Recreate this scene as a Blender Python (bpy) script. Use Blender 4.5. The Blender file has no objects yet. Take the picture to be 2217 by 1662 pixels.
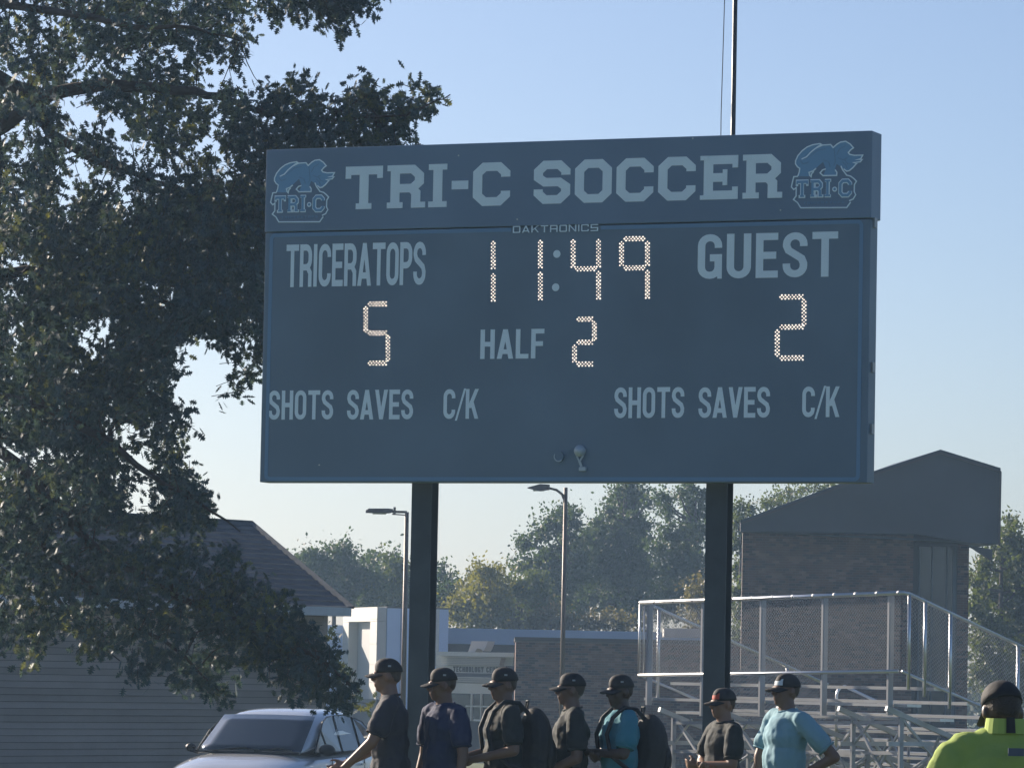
import bpy, bmesh, math, random
import numpy as np
from mathutils import Vector, Matrix, Quaternion
random.seed(7); RNG = np.random.default_rng(11)
C = bpy.context.scene.collection
SC = bpy.context.scene

# ------------------------------------------------------------------ camera
FP, HOR, ROLL, CAMZ = 9500.0, 1457.4, 0.0194, 1.72      # focal length in pixels of the 2217-wide photograph
_p = math.atan((HOR-831)/FP)
_f = Vector((0, math.cos(_p), math.sin(_p))); _r0 = Vector((1,0,0)); _u0 = Vector((0,-math.sin(_p),math.cos(_p)))
_R = _r0*math.cos(ROLL)+_u0*math.sin(ROLL); _U = -_r0*math.sin(ROLL)+_u0*math.cos(ROLL)
EYE = Vector((0,0,CAMZ))
cam = bpy.data.cameras.new('camera'); camo = bpy.data.objects.new('camera', cam); C.objects.link(camo)
m = Matrix.Identity(4)
for i in range(3): m[i][0]=_R[i]; m[i][1]=_U[i]; m[i][2]=-_f[i]; m[i][3]=EYE[i]
camo.matrix_world = m
cam.sensor_width = 36; cam.lens = 36*FP/2217; cam.clip_end = 3000; cam.clip_start = .5
SC.camera = camo
def ray(px,py): return _f*FP+_R*(px-1108.5)-_U*(py-831)
def at(px,py,Y):                      # the point at depth Y metres seen at a pixel
    d = ray(px,py); return EYE+d*(Y/d.y)
def proj(P):
    d=Vector(P)-EYE; k=FP/d.dot(_f); return 1108.5+k*d.dot(_R), 831-k*d.dot(_U)
def ppm(Y): return FP/Y
# ------------------------------------------------------------------ light
SUN_AZ, SUN_EL = math.radians(-46), math.radians(21)     # azimuth from +Y, towards -X
w = bpy.data.worlds.new('World'); SC.world = w; w.use_nodes = True
nt = w.node_tree; bg = nt.nodes['Background']
sky = nt.nodes.new('ShaderNodeTexSky'); sky.sky_type='NISHITA'; sky.sun_disc=False
sky.sun_elevation=SUN_EL; sky.sun_rotation=SUN_AZ
sky.air_density=.75; sky.dust_density=1.25; sky.ozone_density=3.0; sky.altitude=0
tn=nt.nodes.new('ShaderNodeMix'); tn.data_type='RGBA'; tn.blend_type='MULTIPLY'; tn.inputs[0].default_value=1; tn.inputs[7].default_value=(.965,.95,.985,1)
nt.links.new(sky.outputs[0], tn.inputs[6]); nt.links.new(tn.outputs[2], bg.inputs[0]); bg.inputs[1].default_value=.066
sun = bpy.data.lights.new('sun','SUN'); sun.energy=5.0; sun.angle=math.radians(.5); sun.color=(1,.86,.70)
suno = bpy.data.objects.new('sun', sun); C.objects.link(suno)
S = Vector((math.sin(SUN_AZ)*math.cos(SUN_EL), math.cos(SUN_AZ)*math.cos(SUN_EL), math.sin(SUN_EL)))
suno.rotation_euler = S.to_track_quat('Z','Y').to_euler(); suno.location = (-30,40,30)
SC.view_settings.view_transform='Standard'; SC.view_settings.look='None'
SC.view_settings.exposure=1.0; SC.view_settings.gamma=1; SC.view_settings.use_curve_mapping=False
SC.cycles.volume_bounces=1; SC.cycles.max_bounces=8; SC.cycles.transparent_max_bounces=16
# ------------------------------------------------------------------ materials
MATS = {}
def mat(name, col, rough=.6, metal=0., noise=None, bump=0., spec=None, trans=None, emit=None, coat=0., nscale=8., wear=None):
    if name in MATS: return MATS[name]
    M = bpy.data.materials.new(name); M.use_nodes=True; n=M.node_tree; b=n.nodes['Principled BSDF']
    b.inputs['Base Color'].default_value=(*col,1); b.inputs['Roughness'].default_value=rough; b.inputs['Metallic'].default_value=metal
    if spec is not None: b.inputs['Specular IOR Level'].default_value=spec
    if coat: b.inputs['Coat Weight'].default_value=coat; b.inputs['Coat Roughness'].default_value=.05
    tc=n.nodes.new('ShaderNodeTexCoord')
    if noise:
        nz=n.nodes.new('ShaderNodeTexNoise'); nz.inputs['Scale'].default_value=nscale; nz.inputs['Detail'].default_value=6
        n.links.new(tc.outputs['Object'], nz.inputs['Vector'])
        cr=n.nodes.new('ShaderNodeValToRGB'); cr.color_ramp.elements[0].position=.3; cr.color_ramp.elements[1].position=.72
        cr.color_ramp.elements[0].color=(*[c*(1-noise) for c in col],1); cr.color_ramp.elements[1].color=(*[min(1,c*(1+noise)) for c in col],1)
        n.links.new(nz.outputs['Fac'], cr.inputs[0]); n.links.new(cr.outputs[0], b.inputs['Base Color'])
    if bump:
        nb=n.nodes.new('ShaderNodeTexNoise'); nb.inputs['Scale'].default_value=nscale*4; nb.inputs['Detail'].default_value=5
        n.links.new(tc.outputs['Object'], nb.inputs['Vector'])
        bn=n.nodes.new('ShaderNodeBump'); bn.inputs['Strength'].default_value=bump; bn.inputs['Distance'].default_value=.02
        n.links.new(nb.outputs['Fac'], bn.inputs['Height']); n.links.new(bn.outputs[0], b.inputs['Normal'])
    if trans:
        t=n.nodes.new('ShaderNodeBsdfTranslucent'); t.inputs[0].default_value=(*trans[1],1)
        mx=n.nodes.new('ShaderNodeMixShader'); mx.inputs[0].default_value=trans[0]
        n.links.new(b.outputs[0],mx.inputs[1]); n.links.new(t.outputs[0],mx.inputs[2])
        n.links.new(mx.outputs[0], n.nodes['Material Output'].inputs[0])
        if len(trans)>2:     # leaf-to-leaf colour changes
            g=n.nodes.new('ShaderNodeNewGeometry'); r=n.nodes.new('ShaderNodeValToRGB')
            r.color_ramp.elements[0].color=(*[c*.6 for c in col],1); r.color_ramp.elements[1].color=(*trans[2],1)
            r.color_ramp.elements[1].position=1.0
            e=r.color_ramp.elements.new(.72); e.color=(*col,1)
            n.links.new(g.outputs['Random Per Island'], r.inputs[0]); n.links.new(r.outputs[0], b.inputs['Base Color'])
    if emit: b.inputs['Emission Color'].default_value=(*emit[0],1); b.inputs['Emission Strength'].default_value=emit[1]
    MATS[name]=M; return M
# ------------------------------------------------------------------ objects
ORG = {}
def tag(o,label=None,cat=None,group=None,kind=None):
    if label: o['label']=label
    if cat: o['category']=cat
    if group: o['group']=group
    if kind: o['kind']=kind
    return o
def thing(name,label,cat,loc,group=None):
    o=bpy.data.objects.new(name,None); C.objects.link(o); o.location=loc; o.empty_display_size=.2
    ORG[o.name]=Vector(loc); return tag(o,label,cat,group)
class MB:
    def __init__(s): s.v=[]; s.f=[]
    def add(s,vs,fs):
        k=len(s.v); s.v+= [tuple(a) for a in vs]; s.f+=[tuple(i+k for i in f) for f in fs]; return s
    def box8(s,P): # 4 bottom, 4 top
        return s.add(P,[(3,2,1,0),(4,5,6,7),(0,1,5,4),(1,2,6,5),(2,3,7,6),(3,0,4,7)])
    def box(s,c,size,X=(1,0,0),Y=(0,1,0),Z=(0,0,1)):
        c=Vector(c); X=Vector(X)*size[0]/2; Y=Vector(Y)*size[1]/2; Z=Vector(Z)*size[2]/2
        return s.box8([c+a*X+b*Y+e*Z for e in (-1,1) for a,b in ((-1,-1),(1,-1),(1,1),(-1,1))])
    def beam(s,a,b,wd,ht,up=(0,0,1)):
        a=Vector(a); b=Vector(b); X=(b-a); L=X.length; X.normalize(); Y=Vector(up).cross(X)
        if Y.length<1e-4: Y=Vector((0,1,0)).cross(X)
        Y.normalize(); Z=X.cross(Y); return s.box((a+b)/2,(L,wd,ht),X,Y,Z)
    def tube(s,pts,rad,n=8,cap=True):
        pts=[Vector(p) for p in pts]; rs=rad if isinstance(rad,(list,tuple)) else [rad]*len(pts)
        k=len(s.v); prev=None
        for i,p in enumerate(pts):
            t=(pts[min(i+1,len(pts)-1)]-pts[max(i-1,0)]).normalized()
            if prev is None: a=t.orthogonal().normalized()
            else: a=(prev-t*prev.dot(t)).normalized()
            prev=a; b=t.cross(a)
            for j in range(n):
                q=2*math.pi*j/n; s.v.append(tuple(p+(a*math.cos(q)+b*math.sin(q))*rs[i]))
        for i in range(len(pts)-1):
            for j in range(n):
                s.f.append((k+i*n+j,k+i*n+(j+1)%n,k+(i+1)*n+(j+1)%n,k+(i+1)*n+j))
        if cap: s.f.append(tuple(k+j for j in range(n))[::-1]); s.f.append(tuple(k+(len(pts)-1)*n+j for j in range(n)))
        return s
    def prism(s,poly,off,top_only=False):   # poly: world points, off: extrusion vector
        n=len(poly); P=[Vector(p) for p in poly]; off=Vector(off)
        s.add([*P,*[p+off for p in P]], [tuple(range(n))[::-1], tuple(range(n,2*n))]+[(i,(i+1)%n,(i+1)%n+n,i+n) for i in range(n)]); return s
    def ell(s,c,r,M=None,nu=12,nv=8):
        c=Vector(c); k=len(s.v)
        def P(th,ph):
            v=Vector((r[0]*math.sin(ph)*math.cos(th), r[1]*math.sin(ph)*math.sin(th), r[2]*math.cos(ph)))
            return tuple(c+(M@v if M else v))
        s.v.append(P(0,0))
        for i in range(1,nv):
            for j in range(nu): s.v.append(P(2*math.pi*j/nu, math.pi*i/nv))
        s.v.append(P(0,math.pi))
        for j in range(nu): s.f.append((k,k+1+j,k+1+(j+1)%nu))
        for i in range(nv-2):
            for j in range(nu):
                a=k+1+i*nu+j; b=k+1+i*nu+(j+1)%nu; s.f.append((a,a+nu,b+nu,b))
        e=k+1+(nv-1)*nu
        for j in range(nu): s.f.append((e,e-nu+(j+1)%nu,e-nu+j))
        return s
    def build(s,name,m,parent=None,smooth=False,bevel=0,kind=None,label=None):
        me=bpy.data.meshes.new(name)
        o0=ORG[parent.name] if parent is not None else Vector((0,0,0))
        me.from_pydata([(x-o0.x,y-o0.y,z-o0.z) for x,y,z in s.v],[],s.f); me.validate()
        bm=bmesh.new(); bm.from_mesh(me); bmesh.ops.recalc_face_normals(bm,faces=bm.faces); bm.to_mesh(me); bm.free()
        return link(name,me,m,parent,smooth,bevel,kind,label)
def link(name,me,m,parent=None,smooth=False,bevel=0,kind=None,label=None):
    o=bpy.data.objects.new(name,me); C.objects.link(o)
    if me.materials: me.materials[0]=m
    else: me.materials.append(m)
    if smooth: me.polygons.foreach_set('use_smooth',[True]*len(me.polygons))
    ORG[o.name]=Vector((0,0,0)) if parent is None else ORG[parent.name]
    if parent is not None: o.parent=parent
    if bevel:
        b=o.modifiers.new('bevel','BEVEL'); b.width=bevel; b.segments=2; b.limit_method='ANGLE'
    if kind: o['kind']=kind
    if label: o['label']=label
    return o
def arr_mesh(name,V,F3):     # big triangle meshes from numpy
    me=bpy.data.meshes.new(name); me.vertices.add(len(V)); me.vertices.foreach_set('co',V.astype(np.float32).ravel())
    n=len(F3); me.loops.add(n*3); me.loops.foreach_set('vertex_index',F3.astype(np.int32).ravel())
    me.polygons.add(n); me.polygons.foreach_set('loop_start',np.arange(0,n*3,3,dtype=np.int32))
    me.update(calc_edges=True); return me
# ------------------------------------------------------------------ the ground
def gz(y):      # the lot beyond the field lies half a metre lower
    t=min(1,max(0,(y-44)/12)); u=min(1,max(0,(y-84)/46)); return -.55*(t*t*(3-2*t))-.85*(u*u*(3-2*u))
def build_ground():
    mg=mat('grass_ground',(.075,.105,.035),.9,noise=.45,bump=.6,nscale=1.5)
    b=MB(); ys=[-60,0,20,44,46,48,50,52,54,56,84,92,100,108,116,124,130,160,240,420]; xs=[-380,-200,-60,-20,0,20,60,200,380]
    for y in ys:
        for x in xs: b.v.append((x,y,gz(y)))
    nx=len(xs)
    for i in range(len(ys)-1):
        for j in range(nx-1): b.f.append((i*nx+j,i*nx+j+1,(i+1)*nx+j+1,(i+1)*nx+j))
    tag(b.build('ground',mg,smooth=True),kind='structure')
    ml=mat('asphalt',(.05,.05,.052),.85,noise=.2,bump=.3,nscale=3)
    tag(MB().add([(-40,56.2,-.546),(3,56.2,-.546),(3,68,-.546),(-40,68,-.546)],[(0,1,2,3)]).build('parking_lot',ml),kind='structure')
    b=MB()
    for k in range(9): b.add([(-24+2.7*k-.05,58,-.542),(-24+2.7*k+.05,58,-.542),(-24+2.7*k+.05,63,-.542),(-24+2.7*k-.05,63,-.542)],[(0,1,2,3)])
    tag(b.build('parking_lines',mat('road_paint',(.7,.7,.68),.7)),kind='structure')
build_ground()
# ------------------------------------------------------------------ lettering
def arc(cx,cy,rx,ry,a0,a1,n=6):
    return [(cx+rx*math.cos(math.radians(a0+(a1-a0)*i/n)), cy+ry*math.sin(math.radians(a0+(a1-a0)*i/n))) for i in range(n+1)]
def glyph(ch,w,t,style):
    a=t/2; L,R,B,T=a,w-a,a,1-a; st=[]; po=[]
    rx=(w-t)/2*(.95 if style=='gothic' else .48 if style=='slab' else .12); ry=rx if style!='gothic' else rx*1.05
    n=1 if style!='gothic' else 5
    def cor(x,y,q):   # rounded or cut corner; q quadrant 0 TR 1 TL 2 BL 3 BR, going anticlockwise
        cx=x-rx if q in(0,3) else x+rx; cy=y-ry if q in(0,1) else y+ry
        return arc(cx,cy,rx,ry,q*90,q*90+90,n)
    def sl(x0,y0,x1,y1,tt=None):
        h=(tt or t)*.53; po.append([(x0-h,y0),(x0+h,y0),(x1+h,y1),(x1-h,y1)])
    slab=style=='slab'; e=t*.36; bb=t*.85
    if ch=='T':
        st+=[[(0,T),(w,T)],[(w/2,T-a),(w/2,0)]]
        if slab: po+=[[(0,1-t-bb*.5),(t*.62,1-t-bb*.5),(t*.62,1-t),(0,1-t)],[(w-t*.62,1-t-bb*.5),(w,1-t-bb*.5),(w,1-t),(w-t*.62,1-t)],[(w/2-a-e,0),(w/2+a+e,0),(w/2+a+e,bb*.8),(w/2-a-e,bb*.8)]]
    elif ch=='I':
        st+=[[(w/2,0),(w/2,1)]]
        if slab: po+=[[(0,0),(w,0),(w,bb*.8),(0,bb*.8)],[(0,1-bb*.8),(w,1-bb*.8),(w,1),(0,1)]]
    elif ch=='L': st+=[[(L,1),(L,B),(w,B)]]
    elif ch=='E':
        if slab:
            x=L+e; st+=[[(x,0),(x,1)],[(x+a,T),(w,T)],[(x+a,B),(w,B)],[(x+a,.5),(w*.72,.5)]]
            po+=[[(w-t*.6,1-t-bb*.5),(w,1-t-bb*.5),(w,1-t),(w-t*.6,1-t)],[(w-t*.6,t),(w,t),(w,t+bb*.5),(w-t*.6,t+bb*.5)],[(w*.72-t*.5,.5-t*.9),(w*.72,.5-t*.9),(w*.72,.5+t*.9),(w*.72-t*.5,.5+t*.9)],
                 [(0,0),(x,0),(x,bb*.6),(0,bb*.6)],[(0,1-bb*.6),(x,1-bb*.6),(x,1),(0,1)]]
        else: st+=[[(w,T),(L,T),(L,B),(w,B)],[(L+a,.5),(w*.92,.5)]]
    elif ch=='F': st+=[[(w,T),(L,T),(L,0)],[(L+a,.5),(w*.9,.5)]]
    elif ch=='H': st+=[[(L,0),(L,1)],[(R,0),(R,1)],[(L+a,.5),(R-a,.5)]]
    elif ch=='N': st+=[[(L,0),(L,1)],[(R,0),(R,1)]]; sl(L,1,R,0)
    elif ch=='U': st+=[[(L,1),*cor(L,B,2),*cor(R,B,3),(R,1)]]
    elif ch in 'CG':
        st+=[[(R,.66 if slab else .69),*cor(R,T,0),*cor(L,T,1),*cor(L,B,2),*cor(R,B,3),(R,(.34 if slab else .31) if ch=='C' else .4)]]
        if ch=='G': st+=[[(w*.5,.47),(w,.47)]]; po+=[[(R-a*.2,0),(w,0),(w,.3),(R-a*.2,.3)]]
    elif ch=='O': st+=[[(R,.5),*cor(R,T,0),*cor(L,T,1),*cor(L,B,2),*cor(R,B,3),(R,.5)]]
    elif ch=='D':
        st+=[[(L+a,T),(R-rx,T),*arc(R-rx,T-ry,rx,ry,90,0,n),*arc(R-rx,B+ry,rx,ry,0,-90,n),(L+a,B)],[(L,0),(L,1)]]
    elif ch=='S':
        if style=='square': st+=[[(w,T),(L,T),(L,.5),(R,.5),(R,B),(0,B)]]
        else:
            k=.5*t
            if slab: st+=[[(R,.66),*cor(R,T,0),*cor(L,T,1),(L,.5+ry*.75),(L+rx,.5),(R-rx,.5),(R,.5-ry*.75),*cor(R,B,3)[::-1],*cor(L,B,2)[::-1],(L,.34)]]
            else: st+=[[(R,.69),*cor(R,T,0),*cor(L,T,1),(L,.70),(L+rx*.25,.60),(R-rx*.25,.42),(R,.31),*cor(R,B,3)[::-1],*cor(L,B,2)[::-1],(L,.31)]]
    elif ch in 'PR':
        x=L+(e if slab else 0); yb=.46; r2=min(rx,(T-yb)/2*.98)
        pts=[(x+a,T),(R-r2,T),*arc(R-r2,T-r2,r2,r2,90,0,n),*arc(R-r2,yb+r2,r2,r2,0,-90,n),(x+a,yb)]
        st+=[[(x,0),(x,1)],pts]
        if ch=='R':
            q=R-(e*1.0 if slab else 0)
            st+=[[(q-r2*.55,yb-a*.2),(q,yb-r2*.75),(q,0)]]
        if slab:
            po+=[[(0,0),(x+a+e,0),(x+a+e,bb*.8),(0,bb*.8)],[(0,1-bb*.8),(x,1-bb*.8),(x,1),(0,1)]]
            if ch=='R': po+=[[(q-a,0),(w+e*.5,0),(w+e*.5,bb*.8),(q-a,bb*.8)]]
    elif ch=='A': sl(L,0,w/2,1); sl(R,0,w/2,1); st+=[[(L+a*1.2,.24),(R-a*1.2,.24)]]
    elif ch=='V': sl(w/2,0,L,1); sl(w/2,0,R,1)
    elif ch=='Y': sl(w/2,.45,L,1); sl(w/2,.45,R,1); st+=[[(w/2,0),(w/2,.47)]]
    elif ch=='K': st+=[[(L,0),(L,1)]]; sl(L+a,.36,R,1); sl(R,0,w*.45,.6)
    elif ch=='/': sl(.05*w,-.06,w*.95,1.02,t*.55)
    elif ch=='-': st+=[[(0,.5),(w,.5)]]
    elif ch=='.': po+=[arc(w/2,.45,t*.8,t*.8,0,330,11)]
    return st,po
WID={'I':.19,'L':.46,'T':.54,'/':.42,'E':.47,'F':.47,'-':.38,'.':.3,' ':.3,'A':.58,'V':.56,'K':.56}
def stroke_mesh(b,pts,t,F,h,closed=False):
    n=len(pts); q=[Vector(p) for p in pts]; Lf=[];Rt=[]
    for i in range(n):
        d0=(q[i]-q[i-1]).normalized() if i else None; d1=(q[i+1]-q[i]).normalized() if i<n-1 else None
        if i==0 and (q[0]-q[-1]).length<1e-5: d0=(q[-1]-q[-2]).normalized()
        if i==n-1 and (q[0]-q[-1]).length<1e-5: d1=(q[1]-q[0]).normalized()
        d0=d0 or d1; d1=d1 or d0
        m_=(d0+d1); m_=m_.normalized() if m_.length>1e-6 else d0
        nn=Vector((-m_.y,m_.x)); k=1/max(.5,nn.dot(Vector((-d0.y,d0.x))))
        Lf.append(q[i]+nn*t/2*k); Rt.append(q[i]-nn*t/2*k)
    k=len(b.v)
    for i in range(n):
        b.v+=[tuple(F(Lf[i].x,Lf[i].y,h)),tuple(F(Rt[i].x,Rt[i].y,h)),tuple(F(Lf[i].x,Lf[i].y,0)),tuple(F(Rt[i].x,Rt[i].y,0))]
    for i in range(n-1):
        a=k+4*i; c=a+4
        b.f+=[(a,a+1,c+1,c),(a+2,a,c,c+2),(a+1,a+3,c+3,c+1)]
    b.f+=[(k,k+2,k+3,k+1),(k+4*n-4,k+4*n-3,k+4*n-1,k+4*n-2)]
def clean(pts):
    o=[pts[0]]
    for p in pts[1:]:
        if (Vector(p)-Vector(o[-1])).length>1e-4: o.append(p)
    return o
def text(word,F,u0,u1,z0,z1,style,t,parent,m,gap=.09,tilt0=0.,name='letter',one=False,base=.002,space=.3):
    """letters between u0..u1 (baseline z0+tilt) on a surface; F(u,z,h) gives the world point"""
    H=z1-z0; ws=[]
    for ch in word:
        wd=WID.get(ch,.52)
        if style=='slab': wd={'I':.40,'T':.82,'-':.36,' ':.42}.get(ch,.80)
        if style=='square': wd={'I':.16,' ':.4}.get(ch,.95)
        if ch==' ': wd=space
        ws.append(wd)
    tot=sum(ws)+gap*(len(word)-1); k=(u1-u0)/(tot*H); x=0; out=[]; allb=MB()
    for ch,wd in zip(word,ws):
        if ch!=' ':
            b=MB() if not one else allb; st,po=glyph(ch,wd,t,style); X=x
            G=lambda u,v,h: F(u0+(X+u)*H*k, z0+v*H, h)
            j=0
            for s_ in st: stroke_mesh(b,clean(s_),t,G,base+.0007*j); j+=1
            for p_ in po:
                n=len(p_); kk=len(b.v); hh=base+.0007*j; j+=1
                b.v+=[tuple(G(a_,c_,hh)) for a_,c_ in p_]+[tuple(G(a_,c_,0)) for a_,c_ in p_]
                b.f+=[tuple(range(kk,kk+n))]+[(kk+i,kk+(i+1)%n,kk+n+(i+1)%n,kk+n+i) for i in range(n)]
            if not one: out.append(b.build(name,m,parent))
        x+=wd+gap
    if one: out.append(allb.build(name,m,parent,kind='stuff'))
    return out
# ------------------------------------------------------------------ the scoreboard
M_BLACK=mat('board_dark_glare_tint',(.140,.205,.275),.42,noise=.14,nscale=.9)  # dark panel; base lightened and blued to carry the glare veil
M_HEAD=mat('header_dark_glare_tint',(.150,.225,.325),.42,noise=.10,nscale=.8)  # same dark board, more of the blue glare mixed into the colour
M_WHITE=mat('white_glare_tint',(.78,.91,1.0),.5,noise=.04,nscale=5)  # white lettering with the blue cast of the glare put into its colour
M_TRIM=mat('trim_blue_paint',(.15,.27,.42),.45)
M_EMBLEM=mat('emblem_blue_vinyl',(.18,.36,.56),.5)
M_POST=mat('post_black_steel',(.052,.068,.082),.55,noise=.25,bump=.15,nscale=3)
M_LED=mat('led_lit',(.9,.85,.75),.4,emit=((1,.80,.64),.85))
BL=Vector((-2.147,37.5,0)); BR=Vector((2.870,35.372,0)); BU=(BR-BL); BLEN=BU.length; BU.normalize()
BN=Vector((BU.y,-BU.x,0))            # towards the camera
ZB,ZH,ZT=3.311,5.455,6.167
def bp(px,py):
    d=ray(px,py); t=(BL-EYE).dot(BN)/d.dot(BN); P=EYE+d*t; return (P-BL).dot(BU),P.z
def B(u,z,h=0): P=BL+BU*u+BN*h; return Vector((P.x,P.y,z))
def scoreboard():
    sb=thing('scoreboard','dark soccer scoreboard on two steel posts with white lettering and lit digits','scoreboard',B(BLEN/2,0))
    def slab(b,u0,u1,z0,z1,h0,h1): return b.box8([B(u0,z0,h0),B(u1,z0,h0),B(u1,z0,h1),B(u0,z0,h1),B(u0,z1,h0),B(u1,z1,h0),B(u1,z1,h1),B(u0,z1,h1)])
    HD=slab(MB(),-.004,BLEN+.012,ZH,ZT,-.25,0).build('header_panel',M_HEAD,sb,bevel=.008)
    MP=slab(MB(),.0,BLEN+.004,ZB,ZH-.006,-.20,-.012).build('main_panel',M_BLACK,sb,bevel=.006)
    HF=lambda u,z,h: B(u,z,h+.001); MF=lambda u,z,h: B(u,z,h-.011)
    def tb(word,l,r,style,t,F,par,**k):
        u0,a=bp(l[0],l[2]); u1,b_=bp(r[0],r[2]); _,c=bp(l[0],l[1]); _,d=bp(r[0],r[1])
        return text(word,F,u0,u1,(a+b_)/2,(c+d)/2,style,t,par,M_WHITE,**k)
    tb('TRI-C',(747,361,453.7),(1104,351,445),'slab',.20,HF,HD,gap=.10)
    tb('SOCCER',(1155,348,441),(1690,334,430),'slab',.20,HF,HD,gap=.10)
    tb('TRICERATOPS',(617.5,530.6,620.8),(919.7,522,617),'gothic',.15,MF,MP,gap=.055)
    tb('GUEST',(1509,505.8,603.4),(1812.6,502.5,599),'gothic',.16,MF,MP,gap=.10)
    tb('HALF',(1038.4,712.7,776.6),(1176.7,711.8,775.7),'gothic',.16,MF,MP,gap=.09)
    for X in (((579.6,845.3,908.6),(719.7,844,907)),((1328.6,838,904.8),(1480,837.5,904.2))): tb('SHOTS',*X,'gothic',.155,MF,MP,gap=.08)
    for X in (((749.8,843.5,908),(892.8,842.8,907)),((1510.9,838,904),(1665.5,837,903.8))): tb('SAVES',*X,'gothic',.155,MF,MP,gap=.07)
    for X in (((958.4,842,906.5),(1034.3,841.5,905.8)),((1735.5,836.5,902.8),(1816.2,835.8,902.2))): tb('C/K',*X,'gothic',.155,MF,MP,gap=.02)
    tb('DAKTRONICS',(1110.6,490.4,505),(1295.4,484.6,500),'square',.15,lambda u,z,h: B(u,z,h+.003),MP,gap=.22)
    # printed trim line round the main panel
    uL,uR=.045,BLEN-.055; zt,zb=ZH-.012,ZB+.012; ua=bp(1106,497)[0]; ub=bp(1300,492)[0]; tw=.032
    def strip(u0,u1,z0,z1): slab(MB(),u0,u1,z0,z1,-.012,-.008).build('trim_strip',M_TRIM,MP)
    strip(uL+.05,ua,zt-tw,zt); strip(ub,uR-.05,zt-tw,zt); strip(uL,uL+tw,zb+.05,zt-.05); strip(uR-tw,uR,zb+.05,zt-.05); strip(uL+.05,uR-.05,zb,zb+tw)
    for cu,cz,a0 in ((uL+.05,zt-.05,90),(uR-.05,zt-.05,0),(uL+.05,zb+.05,180),(uR-.05,zb+.05,270)):
        b=MB(); r=.05-tw/2; stroke_mesh(b,[(cu+r*math.cos(math.radians(a0+q)),cz+r*math.sin(math.radians(a0+q))) for q in range(0,91,15)],tw,lambda u,z,h:B(u,z,h-.012),.0042); b.build('trim_corner',M_TRIM,MP)
    # lit digits: rows of LEDs in seven-segment strokes
    SEG={'1':('tr','br'),'4':('tl','tr','m','br'),'9':('t','tl','tr','m','br'),'5':('t','tl','m','br','b'),'2':('t','tr','m','bl','b')}
    def digit(ch,xl,xr,yt,ym,yb,wide):
        wide=.053
        b=MB(); tl,tr,ml,mr,bl,br=[Vector(bp(x,y+dy)) for y in (yt,ym,yb) for x,dy in ((xl,0),(xr,-(xr-xl)*.012))]
        E={'t':(tl,tr),'m':(ml,mr),'b':(bl,br),'tl':(tl,ml),'tr':(tr,mr),'bl':(ml,bl),'br':(mr,br)}
        for s_ in SEG[ch]:
            p,q=E[s_]; d=(q-p); Ln=d.length; d/=Ln; nn=Vector((-d.y,d.x)); sp=.0300; c0=.010; nr=2
            k=0; x=c0
            while x<Ln-c0+1e-6:
                off=0 if k%2 else sp/2
                end=min(x,Ln-x)/ (wide*.5+.02)
                for r_ in range(-nr,nr+1):
                    y=r_*sp+off
                    if abs(y)>wide/2*min(1,.35+end): continue
                    c=p+d*x+nn*y; s2=.0080*random.uniform(.75,1.12)
                    kk=len(b.v); b.v+=[tuple(B(c.x+a_,c.y+e_,-.0075)) for a_,e_ in ((0,s2),(s2,0),(0,-s2),(-s2,0))]; b.f.append((kk,kk+1,kk+2,kk+3))
                x+=sp/2; k+=1
        b.build('digit',M_LED,MP,kind='stuff')
    digit('1',1030,1067,517,587,656,.058); digit('1',1132,1169,515,584,652,.058)
    digit('4',1240,1295,513,582,652,.062); digit('9',1345,1401,517,580,650,.062)
    digit('5',791,839,658,721,786,.058); digit('2',1682,1740,643,708,775,.058); digit('2',1243,1286,691,741,788,.055)
    for x,y in ((1204.6,549.6),(1202,621.7)):
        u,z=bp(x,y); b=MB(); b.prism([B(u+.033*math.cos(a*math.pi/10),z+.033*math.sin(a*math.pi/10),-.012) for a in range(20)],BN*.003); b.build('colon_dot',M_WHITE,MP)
    # dark digit windows for the unlit counters are blank; small round lamp, dome sensor and its bracket
    mg=mat('sensor_grey',(.42,.50,.56),.3,coat=.6); 
    u,z=bp(1211,988); MB().tube([B(u,z,-.012),B(u,z,.012)],.042,20).build('round_lamp',M_BLACK,MP,smooth=False)
    b=MB(); stroke_mesh(b,[(u+.04*math.cos(math.radians(a)),z+.04*math.sin(math.radians(a))) for a in range(150,330,15)],.009,lambda x,y,h:B(x,y,h+.012),.006); b.build('lamp_rim_lit_half',mg,MP)  # lit half of the ring put in as a pale arc
    u,z=bp(1256,976); b=MB(); b.ell(B(u,z,.02),(.045,.045,.045),nu=16,nv=10); b.tube([B(u,z,-.012),B(u,z,.02)],.048,20); dm=b.build('dome_sensor',mg,MP,smooth=True)
    b=MB(); u2,z2=bp(1262,1015); b.beam(B(u-.03,z-.03,.01),B(u+.0,z-.09,.01),.012,.012,BN); b.beam(B(u+.035,z-.035,.01),B(u+.0,z-.09,.01),.012,.012,BN); b.beam(B(u,z-.085,.008),B(u2-.01,z2+.02,.008),.02,.012,BN); b.build('sensor_arm',mg,MP)
    slab(MB(),u2-.031,u2+.031,z2-.017,z2+.017,-.012,.018).build('sensor_box',mg,MP,bevel=.004)
    # emblem, twice
    Z4=lambda pts:[bp(1690+x/9.21,290+y/9.21) for x,y in pts]
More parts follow.
